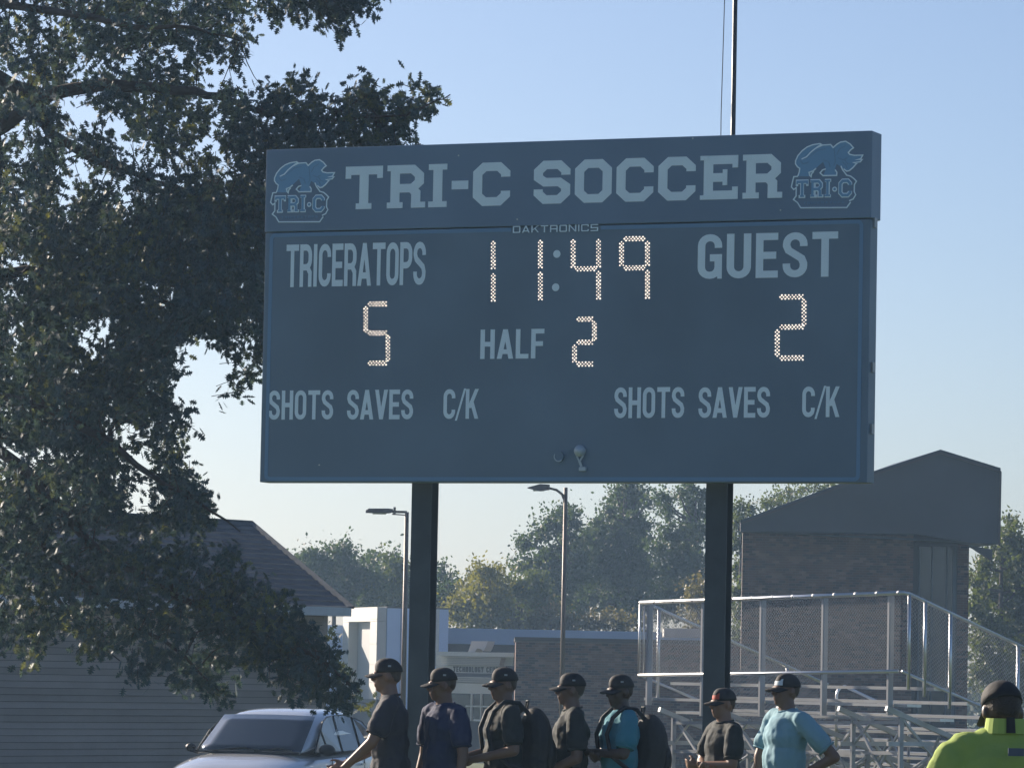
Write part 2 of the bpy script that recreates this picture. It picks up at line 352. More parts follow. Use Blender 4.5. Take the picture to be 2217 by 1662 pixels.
    outl=[Z4(p) for p in (
     [(345,845),(372,770),(385,690),(340,660),(300,600),(300,540),(345,440),(430,340),(530,265),(640,220),(790,195),(815,210),(700,290),(600,370),(520,460),(420,505)],
     [(700,290),(840,225),(1000,215),(1050,275),(1130,205),(1200,165),(1300,150),(1390,205),(1455,280),(1400,320),(1352,375),(1380,410),(1470,430),(1640,425),(1600,500),(1500,520),(1630,512),(1590,560),(1450,572),(1520,590),(1440,680),(1370,735),(1320,745),(1260,700)],
     [(1205,640),(1240,720),(1320,825),(1400,845),(1460,890),(1515,945),(1475,1010),(1470,1150),(1500,1215),(1450,1300),(1370,1335)],
     [(345,850),(265,855),(235,980),(218,1060),(265,1110),(315,1075),(312,1240),(258,1310),(340,1370),(405,1475),(1320,1470),(1400,1360)],
     [(905,700),(840,720),(790,780),(850,835),(1120,830),(1125,770),(1090,715)],
     [(710,690),(650,740),(570,770),(585,830),(610,855),(620,800),(665,750)])]
    fill=Z4([(345,845),(385,690),(300,600),(300,540),(345,440),(530,265),(790,200),(840,228),(1000,218),(1050,275),(1200,170),(1300,152),(1455,280),(1352,375),(1380,410),(1640,428),(1590,560),(1440,680),(1320,743),(1180,640),(1120,600),(1085,700),(1110,820),(850,830),(905,700),(850,560),(700,690),(610,770),(600,850)])
    inner=[Z4(p) for p in ([(480,500),(600,440),(740,330),(900,300)],[(1065,290),(1080,400),(1095,560),(1060,640)],[(1120,420),(1180,300),(1290,240)],[(1280,520),(1340,600),(1400,610)],[(1230,560),(1300,620),(1330,690)],[(850,520),(960,560),(990,660)],[(400,540),(450,600),(560,560)],[(1150,480),(1250,520),(1330,480)])]
    def emblem(du,dz,sc=1.0):
        u00,z00=Z4([(405,1475)])[0]
        T=lambda q:(du+(q[0]-u00)*sc, dz+(q[1]-z00)*sc)
        b=MB(); k=0; b.v+=[tuple(B(*T(q),.002)) for q in fill]; b.f.append(tuple(range(len(fill)))); em=b.build('emblem',M_EMBLEM,HD)
        b=MB()
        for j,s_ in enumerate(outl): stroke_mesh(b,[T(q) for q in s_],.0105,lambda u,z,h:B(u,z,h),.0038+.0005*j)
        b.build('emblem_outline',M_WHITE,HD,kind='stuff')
        b=MB()
        for j,s_ in enumerate(inner): stroke_mesh(b,[T(q) for q in s_],.005,lambda u,z,h:B(u,z,h),.0032+.0004*j)
        b.build('emblem_lines',M_TRIM,HD,kind='stuff')
        F=lambda u,z,h:B(u,z,h)
        for word,x0,x1,yt,yb in (('TRI',300,1005,915,1285),('.',1030,1125,960,1250),('C',1150,1425,895,1275)):
            (a,zb_),(c,_)=Z4([(x0,yb),(x1,yb)]); _,zt_=Z4([(x0,yt)])[0]
            p=T((a,zb_)); q=T((c,zt_))
            if word=='.':
                cu,cz=(p[0]+q[0])/2,(p[1]+q[1])/2
                for r_,mm,hh in ((.0215,M_WHITE,.002),(.011,M_EMBLEM,.004)):
                    MB().prism([B(cu+r_*math.cos(i*.6283),cz+r_*math.sin(i*.6283),0) for i in range(10)],BN*hh).build('emblem_dot',mm,HD)
                continue
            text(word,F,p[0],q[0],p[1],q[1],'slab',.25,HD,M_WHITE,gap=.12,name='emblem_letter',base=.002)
            text(word,F,p[0]+.007,q[0]-.007,p[1]+.009,q[1]-.009,'slab',.15,HD,M_EMBLEM,gap=.2,name='emblem_letter',base=.0065)
        (a,zb_),(c,zt_)=Z4([(455,1405),(1275,1335)]); p=T((a,zb_)); q=T((c,zt_))
        text('TRICERATOPS',F,p[0],q[0],p[1],q[1],'gothic',.18,HD,M_TRIM,gap=.2,name='emblem_small_lettering',one=True)
    emblem(*bp(1690+405/9.21,290+1475/9.21)); emblem(*bp(560+405/9.21,320+1480/9.21),.985)
    for px,py in ((993,337),(690,1006),(1500,300),(1120,475),(1690,455)):
        u,z=bp(px,py); MB().prism([B(u+.007*math.cos(i*1.05),z+.007*math.sin(i*1.05),-.012 if py>500 else 0) for i in range(6)],BN*.004).build('screw',mat('screw_bright',(.55,.58,.55),.3,metal=.6),sb)
    # side latches and brackets
    for z in (ZH-.03,4.25,3.75): slab(MB(),BLEN-.01,BLEN+.022,z-.04,z+.04,-.14,-.07).build('side_latch',mat('zinc',(.35,.36,.37),.4,metal=.8),sb)
    # I-beam posts
    for px in (914.5,1558):
        u,_=bp(px,1046); u-=.118; b=MB(); hw=.092
        for h0,h1 in ((-.265,-.252),(-.40,-.387)): slab(b,u-hw,u+hw,-.3,ZT-.05,h0,h1)
        slab(b,u-.03,u+.03,-.3,ZT-.05,-.387,-.265); b.build('post',M_POST,sb)
    for z in (3.5,5.2,6.0): slab(MB(),.2,BLEN-.2,z-.04,z+.04,-.252,-.202 if z<5.4 else -.2515).build('cross_rail',M_POST,sb)
    for px in (914.5,1558):
        u,_=bp(px,1046); b=MB(); slab(b,u-.3,u+.3,-.2,.05,-.62,-.05); b.build('footing',mat('concrete',(.35,.34,.32),.9,noise=.15),sb)
scoreboard()
# ------------------------------------------------------------------ flagpole behind the board
def flagpole():
    Y=41.; p=at(1574,1100,Y); f=thing('flagpole','tall slim flagpole with halyard rising behind the scoreboard','flagpole',(p.x,Y,0))
    m=mat('pole_grey_metal',(.045,.05,.055),.45,metal=.3)
    MB().tube([(p.x,Y,0),(p.x,Y,5),(p.x,Y,11)],[.05,.024,.021],12).build('pole',m,f,smooth=True)
    MB().tube([(p.x,Y,11),(p.x,Y,11.06)],[.03,.03],10).ell((p.x,Y,11.12),(.06,.06,.06)).build('finial',m,f)
    MB().tube([(p.x-.075,Y,1.2),(p.x-.10,Y,4),(p.x-.115,Y,7),(p.x-.06,Y,11)],.0045,5).build('halyard',mat('rope',(.2,.2,.19),.8),f)
    MB().beam((p.x-.08,Y,1.2),(p.x,Y,1.2),.03,.1).build('cleat',m,f)
flagpole()
# ------------------------------------------------------------------ street lamps
def lamp(px_top,py_top,Y,label,left_px,style):
    P=at(px_top,py_top,Y); g=gz(Y); s=1/ppm(Y)
    L=thing('street_lamp',label,'street lamp',(P.x,Y,g),'street lamps beyond the field')
    m=mat('lamp_brown_metal',(.11,.075,.06),.5,metal=.2,noise=.1,nscale=2)
    MB().tube([(P.x,Y,g+.6),(P.x,Y,P.z)],[.075,.052],10).build('pole',m,L,smooth=True)
    MB().tube([(P.x,Y,g),(P.x,Y,g+.62)],[.2,.19],14).build('base',mat('concrete',(.35,.34,.32),.9,noise=.15),L)
    w=(px_top-left_px)*s
    if style:   # curved arm and a tapering head
        MB().tube([(P.x,Y,P.z-.55),(P.x-.03,Y,P.z-.35),(P.x-.1,Y,P.z-.18),(P.x-.25,Y,P.z-.07),(P.x-w*.45,Y,P.z-.02)],[.03,.035,.035,.035,.03],8).build('arm',m,L,smooth=True)
        b=MB(); x0=P.x-w*.42; x1=P.x-w; z=P.z-.02
        pts=[(x0,.10,.09,-.05),(x0-.25*w,.15,.10,-.09),(x0-.42*w,.12,.05,-.055),(x1,.02,.005,-.02)]
    else:
        MB().beam((P.x,Y,P.z+.0),(P.x-w*.36,Y,P.z+.0),.07,.06).beam((P.x,Y,P.z-.08),(P.x-w*.36,Y,P.z-.06),.03,.03).beam((P.x-w*.3,Y,P.z-.08),(P.x-w*.3,Y,P.z+.12),.08,.06,(1,0,0)).build('arm',m,L)
        b=MB(); x0=P.x-w*.34; x1=P.x-w; z=P.z+.02
        pts=[(x0,.10,.05,-.03),(x0-.1*w,.16,.06,-.06),(x1+.08*w,.16,.05,-.06),(x1,.12,.0,-.06)]
    k=0
    for x,hw,up,dn in pts: b.v+=[(x,Y-hw,z+dn),(x,Y+hw,z+dn),(x,Y+hw*.7,z+up),(x,Y-hw*.7,z+up)]
    for i in range(3):
        for j in range(4): b.f.append((4*i+j,4*i+(j+1)%4,4*i+4+(j+1)%4,4*i+4+j))
    b.f+=[(0,1,2,3),(12,13,14,15)]; h=b.build('lamp_head',m,L)
    MB().box(((x0+x1)/2,Y,z-.075),(abs(x1-x0)*.5,.16,.03)).build('lens',mat('lamp_lens',(.5,.5,.45),.3),L)
lamp(1225,1055,118,'brown street lamp with curved arm, in front of the big trees under the board centre',1142,True)
lamp(881,1108,112,'brown street lamp with flat square head, half hidden by the left scoreboard post',792,False)
# ------------------------------------------------------------------ buildings
M_BRICK=mat('brick_dark',(.145,.075,.056),.85,noise=.35,bump=.3,nscale=2.2)
M_MORTAR=mat('mortar',(.20,.165,.15),.95,noise=.1)
M_ROOFM=mat('roof_dark_metal',(.036,.044,.058),.5,noise=.2,nscale=.6)
M_SHINGLE=mat('roof_shingle',(.045,.058,.074),.9,noise=.3,bump=.4,nscale=4)
M_WHITEB=mat('white_wall_panel',(.52,.51,.48),.6,noise=.04,nscale=.8)
M_GREYB=mat('grey_wall_panel',(.42,.43,.43),.6,noise=.05,nscale=.8)
M_GLASS=mat('dark_glass',(.02,.03,.04),.08,spec=.8)
M_FASC=mat('fascia_pale_metal',(.42,.46,.50),.5,noise=.05)
def brick_wall(parent,P0,X,N,L,z0,z1,n_single,pick,col=M_BRICK,bw=.20,bh=.066,j=.011):
    """bricks of a wall running from P0 along X (unit), outward normal N; backing recessed by 1 cm"""
    P0=Vector(P0); X=Vector(X); N=Vector(N)
    MB().box8([P0+X*a+N*h+Vector((0,0,z)) for z in (z0,z1) for a,h in ((0,-.011),(L,-.011),(L,-.25),(0,-.25))]).build('wall',M_MORTAR,parent)
    proto=None; rest=MB(); cnt=0; k=0; z=z0+j/2; cand=[]
    while z+bh<=z1:
        x=-(bw+j)/2 if k%2 else 0
        while x<L:
            a=max(0,x); e=min(L,x+bw)
            if e-a>.04: cand.append((a,e,z,k))
            x+=bw+j
        z+=bh+j; k+=1
    full=[c for c in cand if c[1]-c[0]>bw-.001 and pick(P0+X*(c[0]+bw/2)+Vector((0,0,c[2])))]
    random.shuffle(full); full=sorted(full[:n_single],key=lambda c:(c[2],c[0])) if len(full)>n_single else full
    fs=set(full)
    mats=[mat('brick_dark_b',(.055,.035,.032),.85,noise=.3,bump=.3,nscale=2),mat('brick_dark_c',(.23,.14,.11),.85,noise=.3,bump=.3,nscale=2)]
    protos=[]
    for mm in [M_BRICK]+mats:
        me=bpy.data.meshes.new('brick'); q=MB(); q.box8([X*a+N*h+Vector((0,0,zz)) for zz in (0,bh) for a,h in ((0,0),(bw,0),(bw,-.02),(0,-.02))])
        me.from_pydata(q.v,[],q.f); me.materials.append(mm); protos.append(me)
    bins=[MB() for _ in range(3)]
    for c in cand:
        pr=random.uniform(-.003,.003); t=random.choices((0,1,2),(.6,.25,.15))[0]
        if c in fs:
            o=bpy.data.objects.new('brick',protos[t]); C.objects.link(o); o.parent=parent
            o.location=P0+X*c[0]+N*pr+Vector((0,0,c[2]))-ORG[parent.name]
        else: bins[t].box8([P0+X*a+N*h+Vector((0,0,zz)) for zz in (c[2],c[2]+bh) for a,h in ((c[0],pr),(c[1],pr),(c[1],-.02),(c[0],-.02))])
    for b,mm in zip(bins,[M_BRICK]+mats):
        if b.v: b.build('bricks',mm,parent,kind='stuff')
def brick_buildings():
    # low brick building between the posts
    Y=140.; a=at(1117,1378,Y); b_=at(1607,1385,Y); top=a.z; g=gz(Y)
    T=thing('low_brick_building','low flat roofed brown brick building behind the row of standing players','building',((a.x+b_.x)/2,Y,g))
    def pk(P):  # what shows largest: between the heads
        d=P-EYE; k=FP/d.dot(_f); x=1108.5+k*d.dot(_R); y=831-k*d.dot(_U); return 1118<x<1395 and 1382<y<1640 
    brick_wall(T,(a.x,Y,0),(1,0,0),(0,-1,0),b_.x-a.x-.02,-1.2,top-.12,300,pk)
    MB().box8([(x,y,z) for z in (g,-1.2) for x,y in ((a.x,Y),(b_.x,Y),(b_.x,Y+.25),(a.x,Y+.25))]).build('lower_wall',M_BRICK,T)
    MB().box8([(x,y,z) for z in (g,top-.12) for x,y in ((a.x+.0,Y+.26),(b_.x,Y+.26),(b_.x,Y+12),(a.x+.0,Y+12))]).build('body',M_BRICK,T)
    MB().box8([(x,y,z) for z in (top-.115,top) for x,y in ((a.x-.04,Y-.05),(b_.x-.02,Y-.05),(b_.x-.02,Y+12.1),(a.x-.04,Y+12.1))]).build('coping',mat('coping_brown',(.06,.05,.05),.7),T)
    # tall brick building with the big dark gable
    Y=138.; L=at(1608,1160,Y); Rr=at(1978,1160,Y); far=at(2098,1200,Y+1.2); g=gz(Y)
    T=thing('tall_brick_building','two storey brown brick building with wide dark metal gable, behind the bleachers','building',((L.x+far.x)/2,Y+3,g))
    zt=at(1800,1150,Y).z
    brick_wall(T,(L.x,Y,0),(1,0,0),(0,-1,0),Rr.x-L.x,-.9,zt,0,lambda P:False)
    brick_wall(T,(at(2072,1300,Y+1.2).x,Y+1.2,0),(1,0,0),(0,-1,0),far.x-at(2072,1300,Y+1.2).x,-.9,zt,0,lambda P:False)
    MB().box8([(x,y,z) for z in (g,-.9) for x,y in ((L.x,Y),(Rr.x,Y),(Rr.x,Y+.25),(L.x,Y+.25))]).build('lower_wall',M_BRICK,T)
    MB().box8([(x,y,z) for z in (g,zt) for x,y in ((L.x+.02,Y+.26),(far.x,Y+1.46),(far.x,Y+9),(L.x+1.6,Y+9))]).build('body',M_BRICK,T)
    x0=at(1981,1300,Y).x; x1=at(2070,1300,Y+1.2).x; zz=at(2000,1158,Y).z
    # recess with dark window strips
    MB().box8([(x,y,z) for z in (g,zt) for x,y in ((x0,Y+1.0),(x1,Y+1.0),(x1,Y+1.2),(x0,Y+1.2))]).build('recess_wall',mat('dark_panel',(.03,.035,.045),.5),T)
    for px,w_ in ((1990,.06),(2018,.04),(2050,.04),(2066,.10)):
        x=at(px,1250,Y+.9).x; MB().box((x,Y+.94,3.2),(w_,.10,5.6)).build('mullion',mat('mullion_blue_grey',(.07,.095,.12),.45),T)
    for k,(pa,pb) in enumerate(((1992,2016),(2020,2048),(2052,2064))):
        xa=at(pa,1250,Y+.97).x; xb=at(pb,1250,Y+.97).x; MB().box(((xa+xb)/2,Y+.975,3.2),(xb-xa,.03,5.5)).build('pane',M_GLASS,T)
    MB().box(((x0+x1)/2,Y+.9,zz-.18),(x1-x0-.1,.16,.2)).build('lintel',M_ROOFM,T)
    # gable mass
    yf=Y-.9; G=[at(*q,yf) for q in ((1603,1150),(1603,1130),(1885,1026),(2036,977),(2166,1017),(2163,1178),(2098,1174),(1990,1156))]
    b=MB(); n=len(G); poly=[(p.x,yf,p.z) for p in G]; b.prism(poly,(0,.25,0)); b.build('gable_wall',M_ROOFM,T)
    DX=lambda p: 1.2-2.4*(p.x-G[1].x)/(G[4].x-G[1].x)
    dx=-1.2
    b=MB()
    for (i,j) in ((1,2),(2,3),(3,4)):
        p,q=G[i],G[j]; b.box8([(p.x,yf-.06,p.z),(q.x,yf-.06,q.z),(q.x+DX(q),yf+10,q.z),(p.x+DX(p),yf+10,p.z),(p.x,yf-.06,p.z+.06),(q.x,yf-.06,q.z+.06),(q.x+DX(q),yf+10,q.z+.06),(p.x+DX(p),yf+10,p.z+.06)])
    b.build('roof',M_ROOFM,T)
    p,q=G[4],G[5]
    b=MB(); b.box8([(q.x-.12,yf+.26,q.z),(q.x,yf+.26,q.z),(q.x+dx,yf+10,q.z),(q.x+dx-.12,yf+10,q.z),(p.x-.12,yf+.26,p.z),(p.x,yf+.26,p.z),(p.x+dx,yf+10,p.z),(p.x+dx-.12,yf+10,p.z)]); b.build('side_wall',M_ROOFM,T)
    b=MB(); b.box8([(G[0].x,yf+.26,G[0].z),(q.x-.13,yf+.26,q.z+.02),(q.x+dx-.14,yf+9.9,q.z+.02),(G[0].x+1.2,yf+9.9,G[0].z),(G[0].x,yf+.26,G[0].z+.05),(q.x-.13,yf+.26,q.z+.07),(q.x+dx-.14,yf+9.9,q.z+.07),(G[0].x+1.2,yf+9.9,G[0].z+.05)]); b.build('soffit',M_ROOFM,T)
    # edge trims
    b=MB()
    for (i,j) in ((1,2),(2,3),(3,4),(4,5)):
        b.beam(G[i]+Vector((0,-.07,-.05)),G[j]+Vector((0,-.07,-.05)),.05,.13,(0,1,0))
    b.build('edge_trim',mat('trim_brown',(.05,.04,.045),.5),T)
    MB().box(((L.x+Rr.x)/2,Y-.03,zt-.04),(Rr.x-L.x,.06,.06)).build('trim_line',mat('trim_slate',(.10,.12,.14),.5),T)
    a=at(2100,1181,Y-.3); MB().box8([(a.x,Y-.3,a.z-.0),(a.x+.7,Y-.3,a.z-.45),(a.x+.7,Y+.2,a.z-.45),(a.x,Y+.2,a.z),(a.x,Y-.3,a.z+.02),(a.x+.7,Y-.3,a.z-.1),(a.x+.7,Y+.2,a.z-.1),(a.x,Y+.2,a.z+.02)]).build('eave_bracket',M_ROOFM,T)
def sided_building():
    YL,YR=68.,74.; A=at(-350,1276,YL-3.5); Bc=at(706,1330,YR)
    A=at(60,1310,YL); D=(Vector((Bc.x,YR,0))-Vector((A.x,YL,0))); D.normalize(); N=Vector((D.y,-D.x,0))
    P0=Vector((Bc.x,YR,0))-D*22; g=gz(70)
    T=thing('sided_building','low building with weathered grey lap siding and dark hip roof, behind the oak','building',(P0.x+D.x*11,P0.y+D.y*11,g))
    ze=at(650,1312,YR-.4).z
    ms=mat('lap_siding_taupe',(.29,.25,.215),.75,noise=.08,bump=.1,nscale=1.5)
    mss=[ms,mat('lap_siding_taupe_b',(.26,.225,.19),.75,noise=.12,bump=.1,nscale=1.1),mat('lap_siding_taupe_c',(.305,.265,.23),.75,noise=.10,bump=.1,nscale=.9)]
    W=lambda s,z,h: P0+D*s+N*h+Vector((0,0,z))
    MB().box8([W(s,z,h) for z in (g,ze-.12) for s,h in ((0,0),(22-.02,0),(22-.02,-9),(0,-9))]).build('body',mat('sheathing',(.06,.055,.05),.9),T)
    z=g+.02; e=.105
    while z<ze-.12:
        b=MB(); b.box8([W(0,z,.004),W(22,z,.004),W(22,z,.036),W(0,z,.036),W(0,z+e-.006,.002),W(22,z+e-.006,.002),W(22,z+e-.006,.010),W(0,z+e-.006,.010)])
        b.build('siding_board',random.choice(mss),T); z+=e
    MB().box8([W(s,z_,h) for z_ in (g,ze-.12) for s,h in ((21.9,.026),(22.02,.026),(22.02,-.1),(21.9,-.1))]).build('corner_board',ms,T)
    # roof
    eo=.45; hz=2.42
    ce=Vector((at(728,1311,YR-.35).x,0,0))
    s1=22+.10; r_z=at(500,1129,YR+3).z
    r_s=(at(540,1130,YR+3.2).x-P0.x)/D.x
    b=MB(); F0=W(-1,ze,eo); F1=W(s1,ze,eo); K1=W(s1,ze,-9.5); K0=W(-1,ze,-9.5); R0=W(-1,r_z,-4.5); R1=W(r_s+1.35,r_z,-4.5)
    r_s=10.
    for _i in range(30):
        q=W(r_s,0,-4.5); r_z=at(540,1129,q.y).z; r_s+=(540-proj(W(r_s,r_z,-4.5))[0])/130
    R0=W(-1,r_z,-4.5); R1=W(r_s,r_z,-4.5)
    b.add([F0,F1,R1,R0,K1,K0],[(0,1,2,3),(1,4,2),(4,5,3,2),(0,3,5),(0,5,4,1)]); b.build('roof',M_SHINGLE,T)
    # shingle courses as thin proud strips down the front slope
    n=(R0-F0); 
    for k in range(1,17):
        t=k/17; a=F0.lerp(R0,t); c=F1.lerp(R1,t); b=MB(); nn=D.cross(n).normalized(); nn=nn if nn.z>0 else -nn
        d=(n.normalized()); b.box8([a+nn*.002,c+nn*.002,c+d*.02+nn*.002,a+d*.02+nn*.002,a+nn*.014,c+nn*.014,c+d*.02+nn*.004,a+d*.02+nn*.004]); b.build('shingle_course',M_SHINGLE,T)
    b=MB(); b.box8([W(s,z_,h) for z_ in (ze-.15,ze-.004) for s,h in ((-1,eo-.02),(s1,eo-.02),(s1,eo+.012),(-1,eo+.012))]); b.build('fascia',M_FASC,T)
    b=MB(); b.box8([W(s,z_,h) for z_ in (ze-.15,ze-.004) for s,h in ((s1-.02,eo-.02),(s1+.012,eo-.02),(s1+.012,-9.4),(s1-.02,-9.4))]); b.build('fascia',M_FASC,T)
    b=MB(); b.box8([W(s,z_,h) for z_ in (ze-.145,ze-.135) for s,h in ((-1,eo-.03),(s1-.03,eo-.03),(s1-.03,-.0),(-1,-.0))]); b.build('soffit',mat('soffit_grey',(.2,.2,.2),.8),T)
    b=MB(); b.beam(R0,R1,.12,.04).beam(R1,F1,.12,.04); b.build('ridge_cap',M_SHINGLE,T)
def white_building():
    Y=162.; g=gz(Y)
    T=thing('white_entrance_building','white panelled entrance block with tall framed portal, left of the left post','building',(at(800,1450,Y).x,Y+2,g))
    a=math.radians(74)     # the lit face looks left, the other right
    c=at(817,1313,Y-2.); top=c.z
    FL=Vector((-math.cos(a),math.sin(a),0)); NL=Vector((-math.sin(a),-math.cos(a),0))
    FR=Vector((math.sin(a)*1,math.cos(a),0)); NR=Vector((math.cos(a),-math.sin(a),0))
    c0=Vector((c.x,c.y,0))
    W=lambda s,z,h: c0+FL*s+NL*h+Vector((0,0,z))
    sw=at(735,1313,Y-1).x; Lw=(c.x-sw)/math.cos(a)
    def blk(s0,s1,z0,z1,h0,h1,name,m_): MB().box8([W(s,z,h) for z in (z0,z1) for s,h in ((s0,h0),(s1,h0),(s1,h1),(s0,h1))]).build(name,m_,T)
    zb=c.z-.52; bot=at(800,1512,Y-2).z
    fw=Lw*.17
    blk(0,Lw,zb,top,-.35,0,'portal_frame',M_WHITEB); blk(0,fw*1.15,bot,zb-.01,-.35,0,'portal_frame',M_WHITEB); blk(Lw-fw,Lw,bot,zb-.01,-.35,0,'portal_frame',M_WHITEB)
    blk(fw*1.15,Lw-fw,g,zb,-2.7,-2.6,'portal_wall',M_GREYB)
    for k,(s0,s1,m_) in enumerate(((.28,.33,M_GLASS),(.36,.40,M_FASC),(.45,.48,M_GLASS))): blk(Lw*s0,Lw*s1,g,zb-.01,-2.6,-2.5,'mullion',m_)
    for z in (bot+.6,bot+1.25,bot+2.0,bot+2.9):
        blk(0.01,fw*1.1,z,z+.02,0.001,.012,'panel_joint',M_GREYB); blk(Lw-fw+.01,Lw-.01,z,z+.02,0.001,.012,'panel_joint',M_GREYB)
    blk(Lw-fw+.02,Lw-fw+.12,bot,zb+.3,-2.6,-.352,'portal_shade_wall',M_GREYB); blk(fw*1.15,Lw-fw+.02,zb+.05,zb+.15,-2.6,-.352,'portal_shade_ceiling',M_GREYB)  # side wall and ceiling added to keep the sun off the portal wall
    blk(0,Lw,g,bot-.02,-.36,-.02,'base_wall',mat('base_grey',(.13,.14,.15),.8))
    # body behind
    DX=FR; W2=lambda s,z,h: c0+FR*s+NR*h+Vector((0,0,z))
    Lr=(at(946,1313,Y+.5).x-c.x)/math.sin(a)+.5
    mb_=mat('white_wall_shade_tint',(.50,.62,.85),.6,noise=.05,nscale=.7)  # white wall with the blue of its shade painted into the colour
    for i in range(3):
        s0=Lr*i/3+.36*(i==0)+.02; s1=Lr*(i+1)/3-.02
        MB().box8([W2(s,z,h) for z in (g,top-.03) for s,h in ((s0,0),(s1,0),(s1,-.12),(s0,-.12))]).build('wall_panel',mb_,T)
    MB().box8([W2(s,z,h) for z in (g,top-.04) for s,h in ((.36,-.125),(Lr,-.125),(Lr,-5),(.36,-5))]).build('body',M_GREYB,T)
    MB().box8([W2(s,z,h) for z in (top-.03,top+.02) for s,h in ((.36,.02),(Lr,.02),(Lr,-5),(.36,-5))]).build('coping',mat('coping_brown',(.06,.05,.05),.7),T)
    s0=Lr*.55; MB().box8([W2(s,z,h) for z in (at(850,1440,Y).z,at(850,1411,Y).z) for s,h in ((s0,.01),(s0+1.0,.01),(s0+1.0,.12),(s0,.12))]).build('wall_vent',M_GREYB,T)
    # light blue-grey link wall left of the portal
    a0=at(704,1352,Y+3); a1=at(742,1352,Y+3)
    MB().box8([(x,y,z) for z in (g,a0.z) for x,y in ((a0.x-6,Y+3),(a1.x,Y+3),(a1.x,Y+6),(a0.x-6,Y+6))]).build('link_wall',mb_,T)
    # ---- technology center canopy and long low block
    Y=154.; g=gz(Y)
    T=thing('technology_center_building','long low building with louvred canopy and raised sign letters, right of the left post','building',(at(1030,1450,Y).x,Y+3,g))
    al=math.radians(38); X=Vector((math.cos(al),-math.sin(al),0)); N=Vector((-math.sin(al),-math.cos(al),0))
    p0=at(948,1450,Y); P0=Vector((p0.x,Y,0))
    def hit(px,py,off=0):
        d=ray(px,py); t=((P0+N*off)-EYE).dot(N)/d.dot(N); P=EYE+d*t; return (P-P0).dot(X),P.z
    def CB(px0,px1,py0,py1,h0,h1,name,m_):
        u0,z1=hit(px0,py0,h1); u1,_=hit(px1,py0,h1); _,z0=hit(px0,py1,h1)
        return MB().box8([P0+X*u+N*h+Vector((0,0,z)) for z in (z0,z1) for u,h in ((u0,h0),(u1,h0),(u1,h1),(u0,h1))]).build(name,m_,T)
    CB(944,1113,1409.5,1419,-.3,.35,'canopy_fascia',M_WHITEB)
    for k in range(5): CB(955,1085-k*1,1420.5+k*3.8,1422.5+k*3.8,.0,.26,'louvre',M_WHITEB)
    CB(944,1110,1419,1438,-.2,-.02,'backing',M_GREYB)
    CB(944,1085,1438.5,1455,-.2,.05,'sign_band',M_GREYB)
    CB(944,1085,1456,1463,-.2,-.05,'backing',mat('base_grey',(.13,.14,.15),.8))
    for k in range(3): CB(972,1070,1464+k*4.2,1466.3+k*4.2,.0,.26,'louvre',M_WHITEB)
    CB(944,1085,1464,1476,-.2,-.02,'backing',M_GREYB)
    CB(974,1072,1477,1499.5,-.2,.2,'lower_fascia',M_WHITEB)
    u0,za=hit(981,1453.5,.06); u1,_=hit(1092,1453.5,.06); _,zb_=hit(981,1441.5,.06)
    text('TECHNOLOGY CENTER',lambda u,z,h:P0+X*u+N*(.051+h)+Vector((0,0,z)),u0,u1,za,zb_,'gothic',.2,T,mat('sign_letter_dark',(.05,.055,.06),.5),gap=.16,name='sign_letter',base=.02)
    # glazing below
    CB(944,1085,1500.5,1560,-.9,-.8,'pane',M_GLASS)
    CB(1019,1021.5,1501,1560,-.8,-.72,'mullion',M_FASC); CB(1040,1042.5,1501,1560,-.8,-.72,'mullion',M_FASC); CB(1008,1060,1526,1529,-.8,-.71,'mullion',M_FASC); CB(1025,1050,1556,1560,-.8,-.71,'mullion',M_FASC)
    CB(1018,1056,1626,1634,-.5,-.2,'low_wall',M_WHITEB); CB(1020,1054,1635,1668,-.5,-.22,'low_wall',mat('low_wall_tan',(.4,.38,.3),.8))
    # blue-grey roof edge band running behind everything
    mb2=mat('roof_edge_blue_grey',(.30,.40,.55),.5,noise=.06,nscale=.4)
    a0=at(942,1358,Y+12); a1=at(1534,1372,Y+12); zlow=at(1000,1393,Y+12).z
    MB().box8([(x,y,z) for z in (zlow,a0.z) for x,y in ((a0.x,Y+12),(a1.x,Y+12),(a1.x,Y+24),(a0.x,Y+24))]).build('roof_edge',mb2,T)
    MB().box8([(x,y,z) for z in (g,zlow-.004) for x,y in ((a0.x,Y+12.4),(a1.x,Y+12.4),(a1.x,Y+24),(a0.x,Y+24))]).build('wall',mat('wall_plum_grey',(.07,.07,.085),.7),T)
    q0=at(944,1318,Y+1); q1=at(948,1412,Y+1); MB().box8([(x,y,z) for z in (q1.z,q0.z) for x,y in ((q0.x-.3,Y+1),(q0.x+.12,Y+1),(q0.x+.12,Y+1.3),(q0.x-.3,Y+1.3))]).build('corner_post',M_FASC,T)
    # tilted roof vent with dark notch
    v0=at(1014,1409,Y-.5); s=1/ppm(Y); b=MB()
    pts=[(1013,1411),(1019,1395),(1020,1387),(1056,1387),(1053,1397),(1047,1409),(1039,1404),(1033,1403),(1028,1411)]
    b.prism([at(x,y,Y-.6) for x,y in pts],(0.25,1.0,0)); b.build('roof_vent',M_WHITEB,T)
    # short bright fascia seen through the bleacher fence
    q0=at(1438,1359,150); q1=at(1534,1380,150); MB().box8([(x,y,z) for z in (q1.z,q0.z) for x,y in ((q0.x,150),(q1.x,149.2),(q1.x,151),(q0.x,151.8))]).build('fascia_panel',M_WHITEB,T)
brick_buildings(); sided_building(); white_building()
